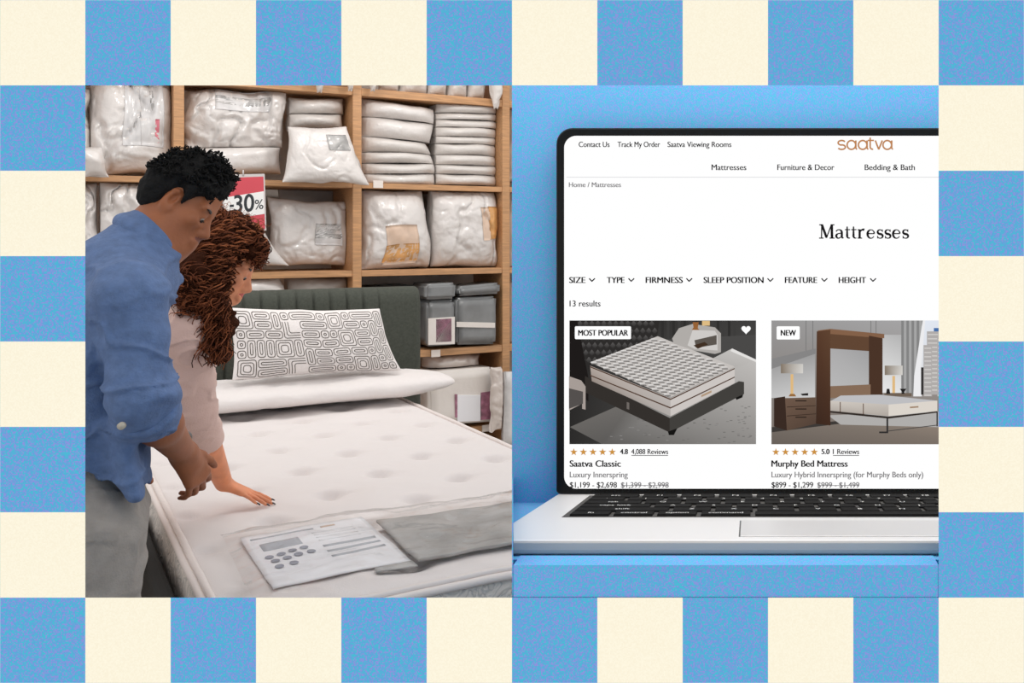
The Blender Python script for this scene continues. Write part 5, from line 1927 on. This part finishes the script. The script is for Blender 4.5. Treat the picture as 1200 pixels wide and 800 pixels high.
def ring_pts(c, n_, r, r2, k=40, a0=0, a1=360):
    n_ = n_ / np.linalg.norm(n_)
    e1 = np.cross(n_, (0, 1, 0))
    e1 /= np.linalg.norm(e1)
    e2 = np.cross(n_, e1)
    return [c + r * math.cos(t_) * e1 + r2 * math.sin(t_) * e2 for t_ in np.radians(np.linspace(a0, a1, k))]


na = nt - nb
c0 = m(173, 281, VM)
S = SDF(c0 - .16, c0 + .16, .004)
na_ = na / np.linalg.norm(na) * (1, 1, 1)
na_ = np.array([.80, 0, .60])
for c_, r_, th_ in ((c0 - na_ * .012, .061, .013), (c0 + na_ * .000, .057, .009), (c0 + na_ * .010, .055, .007), (c0 + na_ * .018, .055, .006)):
    R_ = ring_pts(c_, na_, r_ * .86, r_, 36)
    for i in range(35):
        S.cap(R_[i], R_[i + 1], th_, th_, .012)
V, Q = S.mesh()
V = relax(V, Q, 2)
mesh('collar', V - mo, Q, M['shirt'], man, fast=True)
bt = el + np.array([-.035, -.045, -.022])
V, Fs = tube([bt, bt + (-.003, -.006, -.001)], .0062, 14)
mesh('button', V - mo, Fs, M['button'], man)
# watch strap glimpsed on the far side of the wrist
w0 = wr - ax_ * .05
R_ = ring_pts(w0, ax_, .0275, .0275, 30)
R_ = [p for p in R_ if (p - w0) @ np.array([.55, .7, .45]) > .012]
V, Fs = tube(R_, .0042, 8)
mesh('wrist_watch', V - mo, Fs, M['watch_metal'], man)
# hair: cap of short curls
S = SDF(C - .19, C + .19, .004)
axm = np.array([x / np.linalg.norm(x) for x in FRM[:3]])
S.ell(hp(FRM, -.014, .050, 0, ms), np.array([.101 * .80, .086, .079]) * ms, axm, .01)
S.ell(hp(FRM, -.050, .004, 0, ms), np.array([.060 * .80, .072, .072]) * ms, axm, .03)
S.ell(hp(FRM, .035, .080, 0, ms), np.array([.055 * .80, .038, .060]) * ms, axm, .02)
S.cap(hp(FRM, .018, .03, -.072, ms), hp(FRM, .010, -.012, -.071, ms), .012, .006, .01)
S.cap(hp(FRM, .018, .03, .072, ms), hp(FRM, .010, -.012, .071, ms), .012, .006, .01)
S.cap(hp(FRM, .05, .06, -.062, ms), hp(FRM, .018, .03, -.074, ms), .012, .01, .01)
S.ell(hp(FRM, .110, .018, 0, ms), np.array([.056 * .80, .064, .088]) * ms, axm, .01, 'sub')
S.ell(hp(FRM, -.012, -.02, -.085, ms), np.array([.024 * .80, .034, .03]) * ms, axm, .008, 'sub')
S.ell(hp(FRM, -.012, -.02, .085, ms), np.array([.024 * .80, .034, .03]) * ms, axm, .008, 'sub')
V, Q = S.mesh()
V = relax(V, Q, 1)
Nv = normals(V, Q)
tl = (V - C) @ (FRM[1] / (FRM[1] @ FRM[1])) / ms
amp = np.clip((tl + .01) / .06, .35, 1)
V = V + Nv * (amp * (.006 * fbm(V * 85, 41, 2) + .005 * fbm(V * 35, 42, 2)))[:, None]
hair = mesh('hair', V - mo, Q, M['man_hair'], man, fast=True)
acc = Acc()
fl_ = (V - C) @ (FRM[0] / (FRM[0] @ FRM[0])) / ms
sel = rng.choice(np.where((tl > .035) & (fl_ < .060))[0], 420, replace=False)
for i in sel:
    p, n_ = V[i], Nv[i]
    t1 = np.cross(n_, rng.normal(size=3))
    t1 /= np.linalg.norm(t1) + 1e-9
    t2 = np.cross(n_, t1)
    r_ = .003 + .003 * rng.random()
    an = np.linspace(0, 2 * math.pi * 1.2, 10)
    pts = [p + n_ * (.002 + .004 * a_ / 7) + r_ * (math.cos(a_) * t1 + math.sin(a_) * (t2 * .4 + n_ * .9)) for a_ in an]
    acc.add(*tube(pts, .0014, 4))
acc.obj('hair_curls', M['man_hair'], hair, mo)

# ---------------------------------------------------------------- the woman
VW = 2.86
hw = on_z(262, 572, MZ + .05)
wo = np.array([.05, VW + .08, 0.0])
wom = thing('person', 'person with long curly reddish hair in pale pink top pressing a hand on the mattress', 'person')
shop(wom, *wo)
C = m(262, 309, VW)
FRW = frame_px(C, 27, .82, 10)
ws = .86
S = SDF((-.25, 2.5, -.01), (.62, 3.3, 1.52), .0035)
head(S, FRW, ws, True)
nbw, ntw = m(222, 358, VW + .02), m(248, 325, VW)
S.cap(nbw, ntw, .047, .043, .03)
S.cap(m(248, 325, VW), m(258, 338, VW), .036, .028, .03)
pel, wai, che = np.array([.02, VW + .08, .80]), np.array([.03, VW + .08, .94]), m(190, 440, VW + .05)
S.cap(pel, wai, .10, .085, .05, 1.35)
S.cap(wai, che, .085, .085, .05, 1.35)
S.cap(che, m(212, 385, VW + .03), .085, .062, .05, 1.5)
S.cap(m(212, 385, VW + .03), nbw, .058, .045, .05, 1.3)
shw, elw = m(212, 390, VW - .12), m(226, 478, VW - .02)
hv = 3.06
wrw = m(262, 566, hv)
S.cap(m(212, 385, VW + .03), shw, .048, .046, .05)
S.cap(shw, elw, .043, .035, .03)
S.cap(elw, elw + (wrw - elw) * .3, .036, .036, .02)
S.cap(elw + (wrw - elw) * .3, wrw, .036, .0225, .02)
# flat hand: fingers along the bed's width, tips on the cover
tipt = on_z(314, 590, MZ + .004)
Dw = tipt - wrw
Dw /= np.linalg.norm(Dw)
Nw = np.array([-Dw[2], 0, Dw[0]]) if Dw[0] > 0 else np.array([0, 0, 1.0])
Nw = np.array([.0, 0, 1.0]) - Dw * Dw[2]
Nw /= np.linalg.norm(Nw)
Bw = np.cross(Nw, Dw)
rec = []
hsw = np.linalg.norm(tipt - wrw) / .180
hand(S, wrw, Dw, Nw, Bw, hsw, [(-.06, .10, .05), (-.04, .10, .05), (-.02, .10, .05), (.02, .10, .05)], thumb=(.75, .6, -.35), spread=.16, rec=rec)
shl2, el2, wr2 = m(214, 392, VW + .19), m(212, 440, VW + .25), m(196, 482, VW + .26)
S.cap(m(212, 385, VW + .03), shl2, .048, .045, .05)
S.cap(shl2, el2, .042, .034, .03)
S.cap(el2, wr2, .034, .022, .02)
hand(S, wr2, np.array([.3, .1, -.95]), np.array([-.9, 0, -.3]), np.array([0, -1, 0]), .85, [.2, .2, .25, .3])
for vv in (VW - .01, VW + .18):
    hipj, kneej, ank = np.array([.02, vv, .78]), np.array([.06, vv, .44]), np.array([0.0, vv, .09])
    S.cap(hipj, kneej, .085, .052, .05)
    S.cap(kneej, ank, .05, .033, .03)
    S.cap(ank + (-.015, 0, -.045), ank + (.12, 0, -.06), .028, .022, .03, 1.2)
V, Q = S.mesh()
V = relax(V, Q, 2)
body = mesh('body', V - wo, Q, WOM, wom, fast=True)
paint_lips(body, FRW, ws, wo)
eyes(FRW, ws, wo, wom, M['brown_eye'])
for p, d_, n_ in rec:
    bm = bmesh.new()
    bmesh.ops.create_uvsphere(bm, u_segments=12, v_segments=8, radius=1)
    b_ = np.cross(n_, d_)
    for v in bm.verts:
        q = p + d_ * .004 + n_ * .0038 * hsw + (d_ * v.co[0] * .0085 + b_ * v.co[1] * .0052 + n_ * v.co[2] * .0025) * hsw - wo
        v.co = q
    bm_obj('fingernail', bm, M['nail'], wom, True)
# pink top
S = SDF((-.2, 2.5, .75), (.55, 3.3, 1.32), .0045)
S.cap(wai + (0, 0, -.06), wai, .104, .102, .05, 1.3)
S.cap(wai, che, .102, .104, .05, 1.3)
S.cap(che, m(211, 388, VW + .03), .104, .078, .06, 1.45)
S.cap(m(211, 388, VW + .03), m(219, 365, VW + .02), .070, .052, .05, 1.3)
S.cap(m(211, 386, VW + .03), shw, .062, .058, .05)
S.cap(shw, elw, .055, .045, .04)
S.cap(elw, elw + (wrw - elw) * .34, .045, .043, .03)
S.cap(m(212, 385, VW + .03), shl2, .060, .056, .05)
S.cap(shl2, shl2 + (el2 - shl2) * .6, .055, .05, .04)
aw = (wrw - elw) / np.linalg.norm(wrw - elw)
V, Q = S.mesh()
V = relax(V, Q, 2)
V = wrinkle(V, normals(V, Q), 24, .007, 10, (1, 1, 1.8))
mesh('top', V - wo, Q, M['pink_knit'], wom, fast=True)
S = SDF(elw - .14, elw + .18, .0045)
S.cap(elw + (wrw - elw) * .16, elw + (wrw - elw) * .40, .0475, .046, .01)
S.plane(elw + (wrw - elw) * .42, aw, .006)
S.plane(elw + (wrw - elw) * .10, -aw, .006)
V, Q = S.mesh()
V = relax(V, Q, 2)
V = wrinkle(V, normals(V, Q), 27, .004, 14)
mesh('cuff', V - wo, Q, M['pink_knit'], wom, fast=True)
# skirt over hips and legs
S = SDF((-.25, 2.6, .3), (.35, 3.25, 1.05), .008)
S.cap(pel + (0, 0, .10), pel, .108, .125, .04, 1.3)
S.cap(pel, pel + (.01, 0, -.42), .125, .135, .04, 1.3)
S.plane((0, 0, .42), (0, 0, -1))
V, Q = S.mesh()
V = relax(V, Q, 2)
V = wrinkle(V, normals(V, Q), 29, .008, 9, (1, 1, .4))
mesh('skirt', V - wo, Q, M['jeans'], wom, fast=True)
# hair: dark core plus many curled strands
S = SDF(C - .34, C + .24, .005)
axw = np.array([x / np.linalg.norm(x) for x in FRW[:3]])
S.ell(hp(FRW, -.022, .052, 0, ws), np.array([.104 * .82, .092, .088]) * ws, axw, .02)
S.ell(hp(FRW, -.075, -.005, 0, ws), np.array([.078, .085, .098]) * ws, axw, .03)
S.ell(hp(FRW, .045, .075, 0, ws), np.array([.055 * .82, .04, .07]) * ws, axw, .02)
q1, q2, q3 = m(232, 322, VW - .085), m(245, 372, VW - .10), m(254, 412, VW - .09)
S.cap(m(226, 300, VW - .06), q1, .05, .05, .03)
S.cap(q1, q2, .052, .045, .03)
S.cap(q2, q3, .045, .022, .03)
S.cap(m(215, 312, VW), m(210, 345, VW), .055, .035, .03)
S.ell(hp(FRW, .105, -.02, 0, ws), np.array([.062 * .82, .075, .085]) * ws, axw, .01, 'sub')
V, Q = S.mesh()
V = relax(V, Q, 1)
Nv = normals(V, Q)
V = V + Nv * (.016 * fbm(V * 40, 51, 2) + .004)[:, None]
hair = mesh('hair', V - wo, Q, M['red_hair_dark'], wom, fast=True)
acc = Acc()
mats = [M['red_hair_dark'], M['red_hair'], M['red_hair_light']]


def bez(P, n_):
    P = [np.asarray(p, float) for p in P]
    t_ = np.linspace(0, 1, n_)[:, None]
    if len(P) == 3:
        return (1 - t_) ** 2 * P[0] + 2 * t_ * (1 - t_) * P[1] + t_ ** 2 * P[2]
    return (1 - t_) ** 3 * P[0] + 3 * t_ * (1 - t_) ** 2 * P[1] + 3 * t_ ** 2 * (1 - t_) * P[2] + t_ ** 3 * P[3]


def curl(P, r, turns, rad, mi):
    n_ = int(10 + turns * 9)
    L = bez(P, n_)
    tg = np.gradient(L, axis=0)
    tg /= np.linalg.norm(tg, axis=1, keepdims=True) + 1e-9
    a_ = np.cross(tg, (.3, .9, .2))
    a_ /= np.linalg.norm(a_, axis=1, keepdims=True) + 1e-9
    b_ = np.cross(tg, a_)
    ph = rng.random() * 6.28 + np.linspace(0, turns * 2 * math.pi, n_)
    rr_ = r * np.minimum(1, np.linspace(.2, 2.2, n_))
    pts = L + (rr_ * np.cos(ph))[:, None] * a_ + (rr_ * np.sin(ph))[:, None] * b_
    acc.add(*tube(pts, rad * np.linspace(1.1, .45, n_), 4), mi=mi)


R = lambda a, b: a + (b - a) * rng.random()
for i in range(1300):
    mi = rng.choice([0, 1, 1, 2], p=[.38, .24, .22, .16])
    side = rng.random()
    k_ = rng.random()
    root = hp(FRW, R(-.10, .075), R(.11, .145), R(-.06, .05), ws)
    if side < .62:                         # near side, falling down in front
        x_ = R(204, 270)
        y_ = R(350, 432) if x_ > 228 else R(318, 372)
        if x_ > 262:
            y_ = R(372, 424)
        end = m(x_, y_, VW - R(.10, .18))
        mid1 = hp(FRW, R(-.12, .040), R(.03, .12), -R(.085, .125), ws)
        mid2 = (m(R(206, 258), R(318, 372), VW - R(.12, .175)))
        curl([root, mid1, mid2, end], R(.007, .015), R(4, 8), R(.0014, .0026), mi)
    elif side < .80:                       # back of the head
        end = m(R(199, 222), R(300, 352), VW + R(-.08, .08))
        mid = hp(FRW, R(-.16, -.10), R(.03, .09), R(-.06, .06), ws)
        curl([root, mid, end], R(.008, .014), R(3, 6), R(.0014, .0026), mi)
    elif side < .95:                       # short curls over the forehead
        root = hp(FRW, R(.0, .07), R(.10, .13), R(-.06, .05), ws)
        end = hp(FRW, R(.066, .112), R(.030, .090), R(-.085, .04), ws)
        mid = hp(FRW, R(.08, .125), R(.09, .125), R(-.08, .05), ws)
        curl([root, mid, end], R(.008, .013), R(2, 3.5), R(.0014, .0022), mi)
    else:                                  # far side
        end = m(R(225, 262), R(350, 410), VW + R(.06, .12))
        mid = hp(FRW, R(-.08, .0), R(.03, .08), R(.09, .12), ws)
        curl([root, mid, end], R(.006, .011), R(4, 7), R(.0014, .0022), mi)
for i in range(60):                        # fly-away curls along the crown
    root = hp(FRW, R(-.09, .08), R(.115, .14), R(-.04, .03), ws)
    end = root + np.array([R(-.02, .035), R(-.02, .02), R(.004, .028)])
    curl([root, (root + end) / 2 + (0, 0, .012), end], .005, R(1.2, 2.2), .0010, 2)
acc.obj('hair_curls', mats, hair, wo)
# cream scrunchie at the nape
S = SDF(m(200, 310, VW) - .08, m(200, 310, VW) + .08, .004)
R_ = ring_pts(m(200, 311, VW - .01), np.array([.8, 0, .5]), .026, .034, 24)
for i in range(23):
    S.cap(R_[i], R_[i + 1], .013 + .004 * (i % 2), .013 + .004 * ((i + 1) % 2), .008)
V, Q = S.mesh()
V = relax(V, Q, 1)
V = V + normals(V, Q) * (.006 * fbm(V * 60, 3, 2))[:, None]
mesh('scrunchie', V - wo, Q, M['scrunchie'], wom, fast=True)
